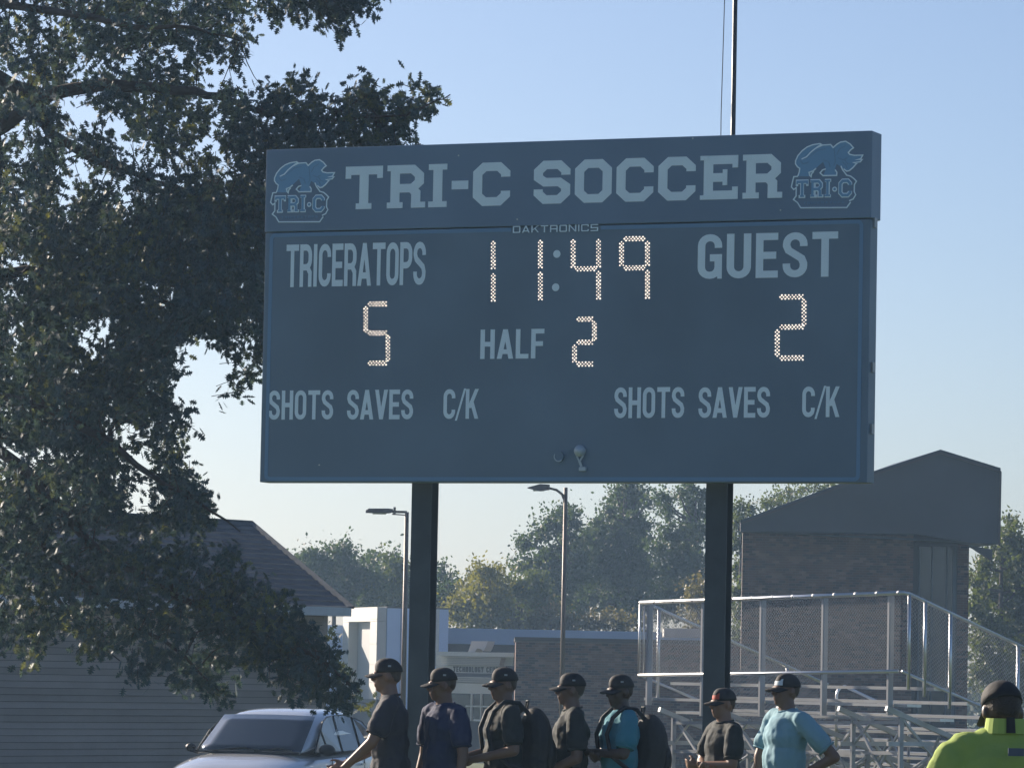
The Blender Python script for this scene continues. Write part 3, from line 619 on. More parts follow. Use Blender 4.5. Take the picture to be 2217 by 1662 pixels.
# ------------------------------------------------------------------ bleachers
def bleachers():
    Y0=67.; P=at(1388,1304,Y0); zt=P.z; P0=Vector((P.x,Y0,0)); D=Vector((.584,-.812,0)); D.normalize(); N=Vector((-D.y,D.x,0)); L=6.0; g=gz(65)
    zf=at(1388,1461,Y0).z    # mid rail
    T=thing('bleachers','aluminium bleachers seen from behind, with pipe guard rails and chain link','bleachers',tuple(P0+D*L/2+N*2+Vector((0,0,g))))
    al=mat('aluminium_mill',(.68,.69,.70),.30,metal=.8,noise=.08,nscale=2); alp=mat('aluminium_pale',(.34,.35,.37),.4,metal=.4); st=mat('galvanised_steel',(.46,.47,.48),.42,metal=.35,noise=.15,nscale=3); wr=mat('fence_wire',(.26,.28,.30),.5,metal=.3)
    W=lambda s,n,z: P0+D*s+N*n+Vector((0,0,z+.021*s))
    def bm_(name,a,b_,w_,h_,m_=st,up=(0,0,1)): return MB().beam(a,b_,w_,h_,up).build(name,m_,T)
    def pipe(name,pts,r=.024,m_=al): return MB().tube(pts,r,8).build(name,m_,T,smooth=True)
    # rear guard
    pipe('guard_rail',[W(-.02,0,zt),W(L+.1,0,zt)],.030); pipe('guard_rail',[W(-.02,0,zf),W(L+.0,0,zf)],.026)
    for s in (.14,1.47,2.86,4.28,5.74):
        bm_('guard_post',W(s,.07,zf-(.45 if s<1 else .62)),W(s,.07,zt-.03),.095,.04,alp,D)
    pipe('end_post',[W(-.02,0,zf-.02),W(-.02,0,zt)],.02); pipe('end_post',[W(.06,.02,zf),W(.06,.02,zt-.05)],.012)
    for s in np.arange(.35,L,.47): MB().tube([W(s-.015,0,zt),W(s+.015,0,zt)],.036,8).build('pipe_clamp',st,T)
    # end guards following the seats down, and chain link in each panel
    rows=6; rise=.2; run=.62
    def endguard(s,posts):
        zz=lambda n: zt-max(0,n-.1)*rise/run*1.02
        far=rows*run
        pipe('guard_rail',[W(s,.0,zt),W(s,.12,zt-.01),W(s,far,zz(far))],.026)
        pipe('guard_rail',[W(s,.0,zf),W(s,far,zz(far)-(zt-zf))],.022)
        for n in posts: pipe('guard_post',[W(s,n,zz(n)-(zt-zf)-.25),W(s,n,zz(n))],.026)
        link_(lambda a,b_:W(s+.0,a,zz(a)-(zt-zf)*(1-b_)),far)
    def link_(F,Ln,H=1.0,step=.058):
        b=MB(); h=zt-zf; r=.0015
        n=int((Ln+h)/step)
        for sg in (1,-1):
            for i in range(n):
                a0=i*step-(h if sg>0 else 0); pts=[]
                x0,x1=(a0,a0+h) if sg>0 else (a0+0,a0-h)
                t0,t1=0,1
                dx=x1-x0
                for lim in (0,Ln):
                    t=(lim-x0)/dx
                    if (lim==0)==(dx>0): t0=max(t0,t)
                    else: t1=min(t1,t)
                if t1-t0<.02: continue
                A=F(x0+dx*t0,t0); Bq=F(x0+dx*t1,t1); b.beam(A,Bq,r*2,r*2)
        b.build('chain_link',wr,T,kind='stuff')
    link_(lambda a,b_:W(a,.03,zf+(zt-zf)*b_),L)
    endguard(L+.08,(.12,.42,.9,2.2,3.4)); endguard(0,(.35,1.6,2.9))
    # decks: seats and foot planks
    for r in range(rows+4):
        zz=zf-.42-rise*r; n=.14+run*r
        if zz<g+.3: break
        MB().box(W(L/2,n+.12,zz),(L+.1,.27,.04),D,N,(0,0,1)).build('foot_plank',al,T)
        if r>99: MB().box(W(L/2,n+.36,zz-.10),(L+.1,.03,.17),D,N,(0,0,1)).build('riser_board',mat('riser_dark_steel',(.12,.125,.13),.5,metal=.5),T)
        if r<rows+3: MB().box(W(L/2,n+.62,zz+.24),(L+.1,.26,.045),D,N,(0,0,1)).build('seat_plank',al,T)
    # frames
    for s in (.5,1.9,3.3,4.7,5.75):
        zz0=zf-.5
        for i,n in enumerate((.28,1.75,3.2)):
            top=zz0-rise/run*n
            bm_('frame_leg',W(s,n,g),W(s,n,top),.07,.04,alp,D)
        bm_('frame_rail',W(s,.0,zz0-.02),W(s,3.7,zz0-rise/run*3.7-.02),.05,.07)
        bm_('frame_rail',W(s,.2,g+.15),W(s,3.7,g+.15),.05,.05)
        bm_('frame_brace',W(s,.28,zz0-.15),W(s,1.75,g+.3),.035,.035); bm_('frame_brace',W(s,1.75,zz0-.7),W(s,3.2,g+.3),.035,.035); bm_('frame_brace',W(s,.28,g+.3),W(s,1.75,zz0-.7),.035,.035)
        for n in (.28,1.75): bm_('frame_rail',W(s,n-.25,zf-1.02),W(s,n+.6,zf-1.02),.04,.06)
    ss=(.5,1.9,3.3,4.7,5.75)
    for i in range(4):
        for n in (.30,1.78):
            zz0=zf-.55-rise/run*n
            bm_('cross_brace',W(ss[i],n,zz0),W(ss[i+1],n,g+.35+.3*(n>1)),.035,.035,al if i%2 else st); bm_('cross_brace',W(ss[i],n+.03,g+.35),W(ss[i+1],n+.03,zz0-.1),.035,.035)
            bm_('stringer',W(ss[i],n,zf-1.15-.3*(n>1)),W(ss[i+1],n,zf-1.15-.3*(n>1)),.05,.05,al)
    for i in range(4):
        n=1.0; zz0=zf-.6-rise/run*n
        bm_('cross_brace',W(ss[i],n,zz0),W((ss[i]+ss[i+1])/2,n,g+.5),.03,.03,al); bm_('cross_brace',W(ss[i+1],n,zz0),W((ss[i]+ss[i+1])/2,n,g+.5),.03,.03)
        bm_('stringer',W(ss[i],.28,zf-.72),W(ss[i+1],.28,zf-.72),.045,.045,al); bm_('stringer',W(ss[i],3.2,zf-1.5),W(ss[i+1],3.2,zf-1.5),.05,.05,al)
        for n in (.3,1.75): bm_('knee_brace',W(ss[i]+.02,n,zf-.95-.2*n),W(ss[i]+.42,n,zf-.58-.3*n),.03,.03,al)
    # aisle handrails: bent pipes
    for s,n0 in ((3.05,1.35),(5.3,2.7)):
        z0=zf-.25-rise/run*n0
        pts=[W(s,n0,z0-.4),W(s,n0,z0+.38)]+[W(s,n0+.16-.16*math.cos(q),z0+.38+.14*math.sin(q)) for q in (.5,1.0,1.5)]+[W(s,n0+1.3,z0+.5-.38),W(s,n0+1.42,z0+.0),W(s,n0+1.42,z0-.6)]
        pipe('handrail',pts,.022)
bleachers()
# ------------------------------------------------------------------ parked car
def car():
    Y=60.; g=gz(Y); pc=at(560,1640,Y)
    yaw=math.radians(-90-16)     # heading towards the camera and to the left
    fx=Vector((math.cos(yaw),math.sin(yaw),0)); ly=Vector((-fx.y,fx.x,0))
    O=Vector((pc.x,Y+.2,g)); O=O-fx*.5+ly*.02
    T=thing('parked_car','silver blue crossover parked nose-out under the drooping oak branches','car',tuple(O))
    W=lambda x,y,z: O+fx*x+ly*y+Vector((0,0,z*1.045))
    paint=mat('car_paint_silver',(.66,.67,.68),.22,metal=.3,coat=1.); gl=mat('car_glass',(.012,.018,.022),.04,spec=.9,coat=.5); blk=mat('car_black_trim',(.012,.012,.013),.45); tyre=mat('tyre',(.015,.015,.016),.85); rim=mat('rim_alloy',(.45,.46,.48),.3,metal=.9)
    # stations: x, half width, z sill, z shoulder, z top centre of lower body
    stn=[(2.28,.60,.42,.62,.66),(2.20,.78,.33,.72,.80),(2.0,.86,.26,.84,.92),(1.55,.90,.24,.93,1.01),(1.15,.915,.24,.99,1.07),(.85,.92,.24,1.02,1.10),(.0,.925,.24,1.04,1.08),(-1.0,.93,.24,1.06,1.10),(-1.8,.91,.26,1.08,1.12),(-2.2,.84,.32,1.06,1.10),(-2.35,.74,.40,.95,.98)]
    b=MB(); n=14
    for x,hw,z0,z1,zt in stn:
        pr=[(-hw*.80,z0),(-hw*.97,z0+.10),(-hw,.5*(z0+z1)),(-hw*.985,z1-.06),(-hw*.93,z1),(-hw*.6,zt-.012),(-hw*.25,zt),(hw*.25,zt),(hw*.6,zt-.012),(hw*.93,z1),(hw*.985,z1-.06),(hw,.5*(z0+z1)),(hw*.97,z0+.10),(hw*.80,z0)]
        b.v+=[tuple(W(x,y,z)) for y,z in pr]
    for i in range(len(stn)-1):
        for j in range(n): b.f.append((i*n+j,i*n+(j+1)%n,(i+1)*n+(j+1)%n,(i+1)*n+j))
    b.f+=[tuple(range(n)),tuple((len(stn)-1)*n+j for j in range(n))]
    body=b.build('body',paint,T,smooth=True); s=body.modifiers.new('sub','SUBSURF'); s.levels=1; s.render_levels=2
    # greenhouse
    st2=[(1.02,.74,.66,1.05,1.07),(.62,.79,.70,1.07,1.30),(.18,.81,.66,1.08,1.545),(-.1,.82,.64,1.08,1.62),(-.7,.82,.64,1.08,1.665),(-1.4,.81,.62,1.08,1.64),(-1.95,.77,.60,1.09,1.54),(-2.22,.72,.56,1.08,1.10)]
    def sect(x,hb,ht,zb,zt): return [(-hb,zb),(-hb*.985,zb+(zt-zb)*.45),(-ht-.02,zt-(.07 if zt>1.3 else .02)),(-ht+.07,zt-.012),(-ht*.4,zt+.012),(ht*.4,zt+.012),(ht-.07,zt-.012),(ht+.02,zt-(.07 if zt>1.3 else .02)),(hb*.985,zb+(zt-zb)*.45),(hb,zb)]
    b=MB(); n=10
    for q in st2: b.v+=[tuple(W(q[0],y,z)) for y,z in sect(*q)]
    for i in range(len(st2)-1):
        for j in range(n): b.f.append((i*n+j,i*n+(j+1)%n,(i+1)*n+(j+1)%n,(i+1)*n+j))
    b.f+=[tuple(range(n)),tuple((len(st2)-1)*n+j for j in range(n))]
    cab=b.build('cabin',paint,T,smooth=True); s=cab.modifiers.new('sub','SUBSURF'); s.levels=1; s.render_levels=1
    # windscreen: curved sheet just proud of the cabin
    b=MB(); R_,K_=7,9
    for i in range(R_):
        t=i/(R_-1); x=.995-.80*t; z=1.10+.455*t; hw=.735-.075*t
        for j in range(K_):
            v=-1+2*j/(K_-1); b.v.append(tuple(W(x+.028-.05*v*v,v*hw,z+.022-.012*v*v)))
    for i in range(R_-1):
        for j in range(K_-1): b.f.append((i*K_+j,i*K_+j+1,(i+1)*K_+j+1,(i+1)*K_+j))
    ws=b.build('windscreen',gl,T,smooth=True); so=ws.modifiers.new('t','SOLIDIFY'); so.thickness=.012
    b=MB(); b.tube([W(1.045-.05*v*v,v*.72,1.088) for v in (-1,-.6,-.2,.2,.6,1)],.022,8); b.build('cowl',blk,T)
    for v0,v1 in ((-.5,.15),(.1,.62)): MB().tube([W(1.07,v0,1.105),W(1.01,v0*.4+v1*.6,1.15),W(1.03,v1,1.125)],.010,6).build('wiper',blk,T)
    # side windows both sides
    for sg in (1,-1):
        for nm,P in (('side_window',[(.72,1.10),(.36,1.36),(.16,1.10)]),('side_window',[(.12,1.10),(.31,1.38),(.10,1.49),(-.18,1.555),(-.42,1.565),(-.45,1.10)]),('side_window',[(-.51,1.10),(-.48,1.57),(-.95,1.58),(-1.22,1.55),(-1.26,1.11)]),('side_window',[(-1.32,1.12),(-1.28,1.545),(-1.62,1.49),(-1.90,1.34),(-1.88,1.20),(-1.75,1.13)])):
            def yy(z): t=(z-1.08)/.55; return .84-.0*t-.175*t*t-.01*t
            poly=[W(x,sg*(yy(z)+.0),z) for x,z in P]; MB().prism(poly,ly*sg*.012).build(nm,gl,T)
            q=poly+[poly[0]]; MB().tube([p+ly*sg*.008 for p in q],.011,6).build('window_trim',blk,T)
        # mirror
        MB().ell(W(.60,sg*.985,1.13),((.09,.12,.085) if sg>0 else (.06,.075,.06)),Matrix.Rotation(yaw,3,'Z')).beam(W(.62,sg*.86,1.07),W(.62,sg*.97,1.10),.07,.045).build('door_mirror',blk,T,smooth=True)
        for x in (-.25,-1.15): MB().beam(W(x-.09,sg*.945,.93),W(x+.09,sg*.945,.93),.03,.03).build('door_handle',paint,T)
        for x in (.12,-.5,-1.32):
            MB().beam(W(x,sg*.918,.35),W(x,sg*.905,1.03),.006,.02,fx).build('door_seam',blk,T)
        # headlight
        P=[(2.16,.50),(1.95,.82),(1.75,.87),(1.9,.74),(2.13,.47)]
        b=MB(); b.ell(W(1.98,sg*.70,.80),(.24,.15,.085),Matrix.Rotation(yaw-sg*.55,3,'Z')); b.build('headlight',mat('headlight_lens',(.75,.73,.68),.08,spec=.9,coat=1.),T,smooth=True)
        for x in (1.42,-1.42):
            c=W(x,sg*.83,.36); w_=MB().tube([c-ly*.11,c+ly*.11],.36,28).build('wheel',tyre,T)
            e=c+ly*sg*.112; r_=MB(); r_.tube([e-ly*sg*.02,e+ly*sg*.006],.235,20); r_.build('rim',rim,w_)
            MB().tube([W(x,sg*.90,.37)-ly*.05,W(x,sg*.90,.37)+ly*sg*.035],.415,28).build('wheel_arch',blk,T)
    MB().box(W(2.27,0,.60),(.05,1.0,.20),fx,ly,(0,0,1)).build('grille',blk,T); MB().box(W(2.30,0,.40),(.04,.52,.12),fx,ly,(0,0,1)).build('number_plate',mat('plate',(.6,.6,.6),.5),T)
car()
# ------------------------------------------------------------------ people
def remesh(b,vox,name,m,parent,smooth=4,tris=None,disp=None):
    me=bpy.data.meshes.new('tmp'); me.from_pydata([tuple(p) for p in b.v],[],b.f)
    bm=bmesh.new(); bm.from_mesh(me); bmesh.ops.recalc_face_normals(bm,faces=bm.faces); bm.to_mesh(me); bm.free()
    o=bpy.data.objects.new('tmp',me); C.objects.link(o)
    r=o.modifiers.new('r','REMESH'); r.mode='VOXEL'; r.voxel_size=vox; r.use_smooth_shade=True
    s=o.modifiers.new('s','SMOOTH'); s.factor=.5; s.iterations=smooth
    if disp:
        t=bpy.data.textures.get('folds') or bpy.data.textures.new('folds','CLOUDS'); t.noise_scale=.12; t.noise_depth=2
        d=o.modifiers.new('d','DISPLACE'); d.texture=t; d.strength=disp; d.mid_level=.5; d.texture_coords='LOCAL'
    dg=bpy.context.evaluated_depsgraph_get(); me2=bpy.data.meshes.new_from_object(o.evaluated_get(dg)); bpy.data.objects.remove(o); bpy.data.meshes.remove(me)
    me2.name=name; me2.materials.clear(); me2.transform(Matrix.Translation(-ORG[parent.name]))
    return link(name,me2,m,parent,smooth=True)
def cone_(b,p,q,r0,r1,n=10):     # capsule with two radii
    p=Vector(p); q=Vector(q); d=(q-p).normalized(); pts=[];rs=[]
    for a in (90,60,30): pts.append(p-d*r0*math.sin(math.radians(a))*.98); rs.append(max(.0008,r0*math.cos(math.radians(a))))
    pts.append(p); rs.append(r0); pts.append(q); rs.append(r1)
    for a in (30,60,90): pts.append(q+d*r1*math.sin(math.radians(a))*.98); rs.append(max(.0008,r1*math.cos(math.radians(a))))
    b.tube(pts,rs,n)
SKIN={'light':mat('skin_light',(.24,.13,.085),.5),'tan':mat('skin_tan',(.165,.09,.06),.5),'dark':mat('skin_dark',(.06,.034,.024),.45)}
HAIR=mat('hair_dark',(.032,.021,.015),.6,bump=.5,nscale=30)
def hand(b,wr,dr,pal,lat,curl=.5,sc=1.):
    wr=Vector(wr); dr=Vector(dr).normalized(); pal=Vector(pal); pal=(pal-dr*pal.dot(dr)).normalized(); lt=dr.cross(pal)*lat
    M=Matrix((dr,lt,pal)).transposed()
    b.ell(wr+dr*.048*sc,(.052*sc,.042*sc,.018*sc),M); cone_(b,wr-dr*.02,wr+dr*.03,.026*sc,.026*sc)
    for i,(l,o) in enumerate(((.070,.032),(.080,.011),(.074,-.011),(.058,-.031))):
        k=wr+(dr*.088+lt*o)*sc; c=curl*(1+.1*i); d1=(dr*math.cos(c)+pal*math.sin(c)+lt*o*2.2).normalized(); d2=(dr*math.cos(2*c)+pal*math.sin(2*c)+lt*o*1.5).normalized(); d3=(dr*math.cos(2.8*c)+pal*math.sin(2.8*c)).normalized()
        a=k+d1*l*.45*sc; e=a+d2*l*.32*sc; cone_(b,k,a,.0098*sc,.009*sc,8); cone_(b,a,e,.009*sc,.0085*sc,8); cone_(b,e,e+d3*l*.25*sc,.0085*sc,.0075*sc,8)
    k=wr+(dr*.03+lt*.034)*sc; d1=(dr*.75+lt*.6+pal*.35).normalized(); a=k+d1*.042*sc; cone_(b,k,a,.0125*sc,.011*sc,8); d2=(dr*.9+lt*.1+pal*.4).normalized(); cone_(b,a,a+d2*.03*sc,.0105*sc,.009*sc,8)
def person(label,px,Y,yaw_deg,h,skin,shirt,arms,cap=None,hair=True,glasses=False,lean=0.,head_turn=0.,trousers=(.02,.022,.028),bulk=1.,hairbig=0,group='people standing in front of the scoreboard',collar=None,nod=0.,hand_curl=(.5,.5),hdrop=.02,shz=0.,palms=None,shoes=(.03,.03,.03)):
    base=at(px,1460,Y); O=Vector((base.x,Y,gz(Y))); s=h/1.75; ya=math.radians(yaw_deg)
    T=thing('person',label,'person',tuple(O),group)
    R3=Matrix.Rotation(ya,3,'Z')
    def W(x,y,z):      # forward lean grows above the hips
        x2=x+max(0,z-.95)*lean; return O+R3@Vector((x2*s,y*s,z*s))
    def ell(b,c,r,rot=None,**k): 
        M=R3 if rot is None else R3@rot
        return b.ell(W(*c),[q*s for q in r],M,**k)
    def cap2(b,p,q,r0,r1,n=12): cone_(b,W(*p),W(*q),r0*s,r1*s,n)
    HC=Vector((.012,0,1.635)); HR=Matrix.Rotation(math.radians(head_turn),3,'Z')@Matrix.Rotation(nod,3,'Y')
    def HP(x,y,z): v=HR@(Vector((x,y,z))-Vector((0,0,1.55)))+Vector((0,0,1.55)); return (v.x,v.y,v.z-hdrop)
    # ---- body: one surface
    b=MB()
    fb=bulk; bulk=min(bulk,1.1)
    ell(b,(0,0,.96),(.115*bulk,.16*bulk,.13)); ell(b,(.005,0,1.12),(.105*bulk,.14*bulk,.17)); ell(b,(0,0,1.30),(.100*bulk,.148*bulk,.155)); cap2(b,(-.01,-.14,1.415),(-.01,.14,1.415),.046,.046); ell(b,(-.012,0,1.425),(.06,.10,.044))
    cap2(b,(-.012,0,1.43),HP(.0,0,1.56),.066,.057)
    def HE(c,r,e=HR): ell(b,HP(*c),r,e)
    HE((-.008,0,1.652),(.090,.074,.098)); HE((.022,0,1.59),(.072,.056,.072)); HE((.058,0,1.548),(.035,.03,.026)); HE((.082,0,1.652),(.022,.048,.016))
    cap2(b,HP(.088,0,1.648),HP(.112,0,1.612),.008,.0125,8); HE((.094,0,1.606),(.016,.017,.010)); HE((.088,0,1.582),(.015,.026,.008)); HE((.086,0,1.569),(.014,.023,.008))
    for sg in (1,-1): HE((-.008,sg*.077,1.625),(.020,.011,.031)); HE((.05,sg*.038,1.61),(.03,.022,.022))
    for k,sg in enumerate((1,-1)):     # left arm (+y), right arm (-y)
        el,wrp=arms[k]; sh=(-.01,sg*.185*bulk,1.41+shz*1.6)
        cap2(b,sh,el,.052,.041); cap2(b,el,wrp,.041,.027)
        d=W(*wrp)-W(*el); pal=(R3@Vector(palms[k])) if palms else (R3@Vector((0.3,-sg,0.1))); hand(b,W(*wrp),d,pal,1 if k else -1,hand_curl[k],s)
        cap2(b,(0,sg*.085,.92),(.015,sg*.10,.50),.085,.055); cap2(b,(.015,sg*.10,.50),(-.01,sg*.11,.10),.055,.038); cap2(b,(-.02,sg*.11,.06),(.13,sg*.12,.045),.04,.03)
    remesh(b,.009*s,'body',SKIN[skin],T,3)
    bulk=fb
    # ---- shirt
    sm=mat('shirt_'+'_'.join('%02d'%int(c*100) for c in shirt),shirt,.85,noise=.08,bump=.2,nscale=6)
    b=MB(); e=.018
    ell(b,(0,0,.98),(.125*bulk+e,.165*bulk+e,.14)); ell(b,(.005,0,1.13),(.118*bulk+e,.152*bulk+e,.18)); ell(b,(0,0,1.29),(.118*bulk+e,.165*bulk+e,.17)); cap2(b,(-.012,-.150*bulk,1.418+shz),(-.012,.150*bulk,1.418+shz),.066,.066); ell(b,(-.012,0,1.432),(.085,.128*bulk,.058))
    for k,sg in enumerate((1,-1)):
        el,wrp=arms[k]; sh=Vector((-.01,sg*.185*bulk,1.405+shz*1.6)); q=sh.lerp(Vector(el),.60); cap2(b,tuple(sh),tuple(q),.066,.080)
    remesh(b,.011*s,'shirt',sm,T,3,disp=.034*s)
    if collar: collar(T,W,s)
    else:
        b=MB(); b.tube([W(-.010+.068*math.cos(a),.070*math.sin(a),1.474+shz-.012*math.cos(a)) for a in [i*math.pi/9 for i in range(18)]+[0]],.0085*s,6,cap=False); b.build('neckband',sm,T,smooth=True)
    for k,sg in enumerate((1,-1)):
        el=Vector(arms[k][0]); sh=Vector((-.01,sg*.185*bulk,1.405+shz*1.6)); q=sh.lerp(el,.60); dd=(el-sh).normalized(); a1=dd.orthogonal().normalized(); a2=dd.cross(a1); q2=q+dd*.055
        MB().tube([W(*(q2+(a1*math.cos(i*.3927)+a2*math.sin(i*.3927))*.066)) for i in range(17)],.006*s,5,cap=False).build('sleeve_hem',sm,T,smooth=True)
    # ---- trousers, shoes
    tm=mat('trousers_'+'_'.join('%02d'%int(c*100) for c in trousers),trousers,.85)
    b=MB(); ell(b,(0,0,.93),(.125*bulk,.168*bulk,.12))
    for sg in (1,-1): cap2(b,(0,sg*.085,.90),(.015,sg*.10,.50),.098,.075); cap2(b,(.015,sg*.10,.50),(-.01,sg*.11,.14),.075,.06)
    remesh(b,.016*s,'trousers',tm,T,2)
    for sg in (1,-1):
        b=MB(); ell(b,(.06,sg*.115,.05),(.145,.05,.05)); ell(b,(-.02,sg*.11,.085),(.06,.045,.05)); b.build('shoe',mat('shoe_dark',shoes,.6),T,smooth=True)
    # ---- head dress
    if hair:
        b=MB(); ell(b,HP(-.024,0,1.66),(.080,.076,.088),HR); ell(b,HP(-.060,0,1.622),(.034,.056,.040),HR)
        if hairbig: ell(b,HP(-.02,0,1.69),(.115,.10,.105),HR); ell(b,HP(-.04,0,1.62),(.10,.098,.09),HR); ell(b,HP(-.06,0,1.56),(.065,.07,.06),HR)
        remesh(b,.010*s,'hair',HAIR if px in (966,1346,2176) else mat('hair_brown',(.065,.042,.028),.6,bump=.5,nscale=30),T,1,disp=.006)
    for sg in (1,-1): b=MB(); ell(b,HP(.078,sg*.030,1.634),(.010,.012,.006),HR,nu=8,nv=6); b.build('eye',mat('eye_dark',(.02,.015,.012),.2),T,smooth=True)
    if cap:
        cc,front,style=cap; cm=mat('cap_'+'_'.join('%02d'%int(c*100) for c in cc),cc,.8,bump=.15,nscale=10)
        b=MB(); nu,nv=24,8; k0=len(b.v); rx,ry,rz=.097,.081,.090
        def CP(th,ph): return tuple(W(*HP(-.014+.014*max(0,math.sin(ph))+rx*math.cos(th)*max(0,math.cos(ph))**.75,ry*math.sin(th)*max(0,math.cos(ph))**.85,1.668+rz*math.sin(ph)*.98)))
        for i in range(nv+1):
            ph=-.12+(math.pi/2+.12)*(i/nv)**.85
            for j in range(nu): b.v.append(CP(2*math.pi*j/nu,min(ph,1.54)))
        for i in range(nv):
            for j in range(nu): b.f.append((i*nu+j,i*nu+(j+1)%nu,(i+1)*nu+(j+1)%nu,(i+1)*nu+j))
        b.f.append(tuple(nv*nu+j for j in range(nu))); crown=b.build('cap',cm,T,smooth=True); so=crown.modifiers.new('t','SOLIDIFY'); so.thickness=.006*s
        # brim
        b=MB(); top=[];m_=9; dirn=-1 if style=='back' else 1
        for j in range(m_):
            t=-1+2*j/(m_-1); y=.074*t; x0=-.012+rx*math.sqrt(max(0,1-(y/ry)**2))*.97; x1=.083+.078*math.sqrt(max(0,1-(t*.97)**2))
            zc=1.662-.020*t*t; top.append(((x0*dirn-.012*(dirn<0)*2,y,zc),((max(x1,x0+.004))*dirn-.0,y,zc-.020)))
        for a,c in top: b.v+=[tuple(W(*HP(*a))),tuple(W(*HP(*c))),tuple(W(*HP(a[0],a[1],a[2]-.005))),tuple(W(*HP(c[0],c[1],c[2]-.005)))]
        for j in range(m_-1):
            k=4*j; b.f+=[(k,k+1,k+5,k+4),(k+2,k+6,k+7,k+3),(k+1,k+3,k+7,k+5),(k,k+4,k+6,k+2)]
        b.build('brim',mat('brim_'+style,(.015,.015,.017),.8) if style!='same' else cm,crown,smooth=False)
        if front:
            b=MB(); nn=7
            for i in range(4):
                for j in range(nn):
                    th=-.75+1.5*j/(nn-1); ph=-.02+.75*i/3; rr=1.035
                    b.v.append(tuple(W(*HP(-.012+rx*rr*math.cos(th)*math.cos(ph),ry*rr*math.sin(th)*math.cos(ph),1.672+rz*rr*math.sin(ph)))))
            for i in range(3):
                for j in range(nn-1): b.f.append((i*nn+j,i*nn+j+1,(i+1)*nn+j+1,(i+1)*nn+j))
            p=b.build('cap_front',mat('cap_front_'+'_'.join('%02d'%int(c*100) for c in front),front,.7),crown,smooth=True)
        elif head_turn!=6: # small pale badge on the side facing us
            q=W(*HP(-.02,0,1.70)); dv=(EYE-q); dv.z=0; dv.normalize(); c_=q+dv*.098*s; X=Vector((dv.y,-dv.x,0)); MB().box(c_,(.022*s,.004,.012*s),-X,dv,(0,0,1)).build('cap_badge',mat('badge_grey',(.35,.36,.38),.5),crown)
    if glasses:
        b=MB(); b.tube([W(*HP(.098,-.062,1.64)),W(*HP(.108,-.03,1.64)),W(*HP(.110,0,1.645)),W(*HP(.108,.03,1.64)),W(*HP(.098,.062,1.64))],.0045*s,6)
        for sg in (1,-1): b.tube([W(*HP(.098,sg*.062,1.64)),W(*HP(.0,sg*.086,1.64))],.003*s,6); b.ell(W(*HP(.105,sg*.032,1.628)),(.006*s,.026*s,.017*s),R3@HR,nu=10,nv=6)
        b.build('sunglasses',mat('glasses_black',(.01,.01,.01),.15),T)
    return T,W,s
def backpack(W,s,label,col=(.012,.014,.018)):
    bag=thing('backpack',label,'backpack',tuple(W(-.24,0,1.2)),'black backpacks worn by the players')
    m_=mat('backpack_black',col,.7,bump=.3,nscale=8); O=W(0,0,0); X=(W(1,0,0)-O).normalized(); Yv=(W(0,1,0)-O).normalized(); M=Matrix((X,Yv,Vector((0,0,1)))).transposed()
    b=MB(); b.ell(W(-.235,0,1.20),(.125*s,.165*s,.25*s),M); b.ell(W(-.22,0,1.30),(.10*s,.15*s,.16*s),M); b.ell(W(-.22,0,1.06),(.12*s,.16*s,.13*s),M); remesh(b,.013,'bag_body',m_,bag,2)
    b=MB(); b.ell(W(-.325,0,1.12),(.06*s,.125*s,.13*s),M,nu=16,nv=10); b.build('front_pocket',m_,bag,smooth=True)
    for sg in (1,-1):
        pts=[W(-.15,sg*.09,1.42),W(-.08,sg*.115,1.485),W(.02,sg*.12,1.495),W(.10,sg*.12,1.42),W(.145,sg*.125,1.30),W(.12,sg*.15,1.15),W(.0,sg*.195,1.05),W(-.13,sg*.16,1.0)]
        MB().tube(pts,[.016*s]*8,8).build('strap',m_,bag,smooth=True)
    MB().tube([W(-.16,-.03,1.45),W(-.17,-.03,1.50),W(-.17,.03,1.50),W(-.16,.03,1.45)],.008,6).build('grab_handle',m_,bag)
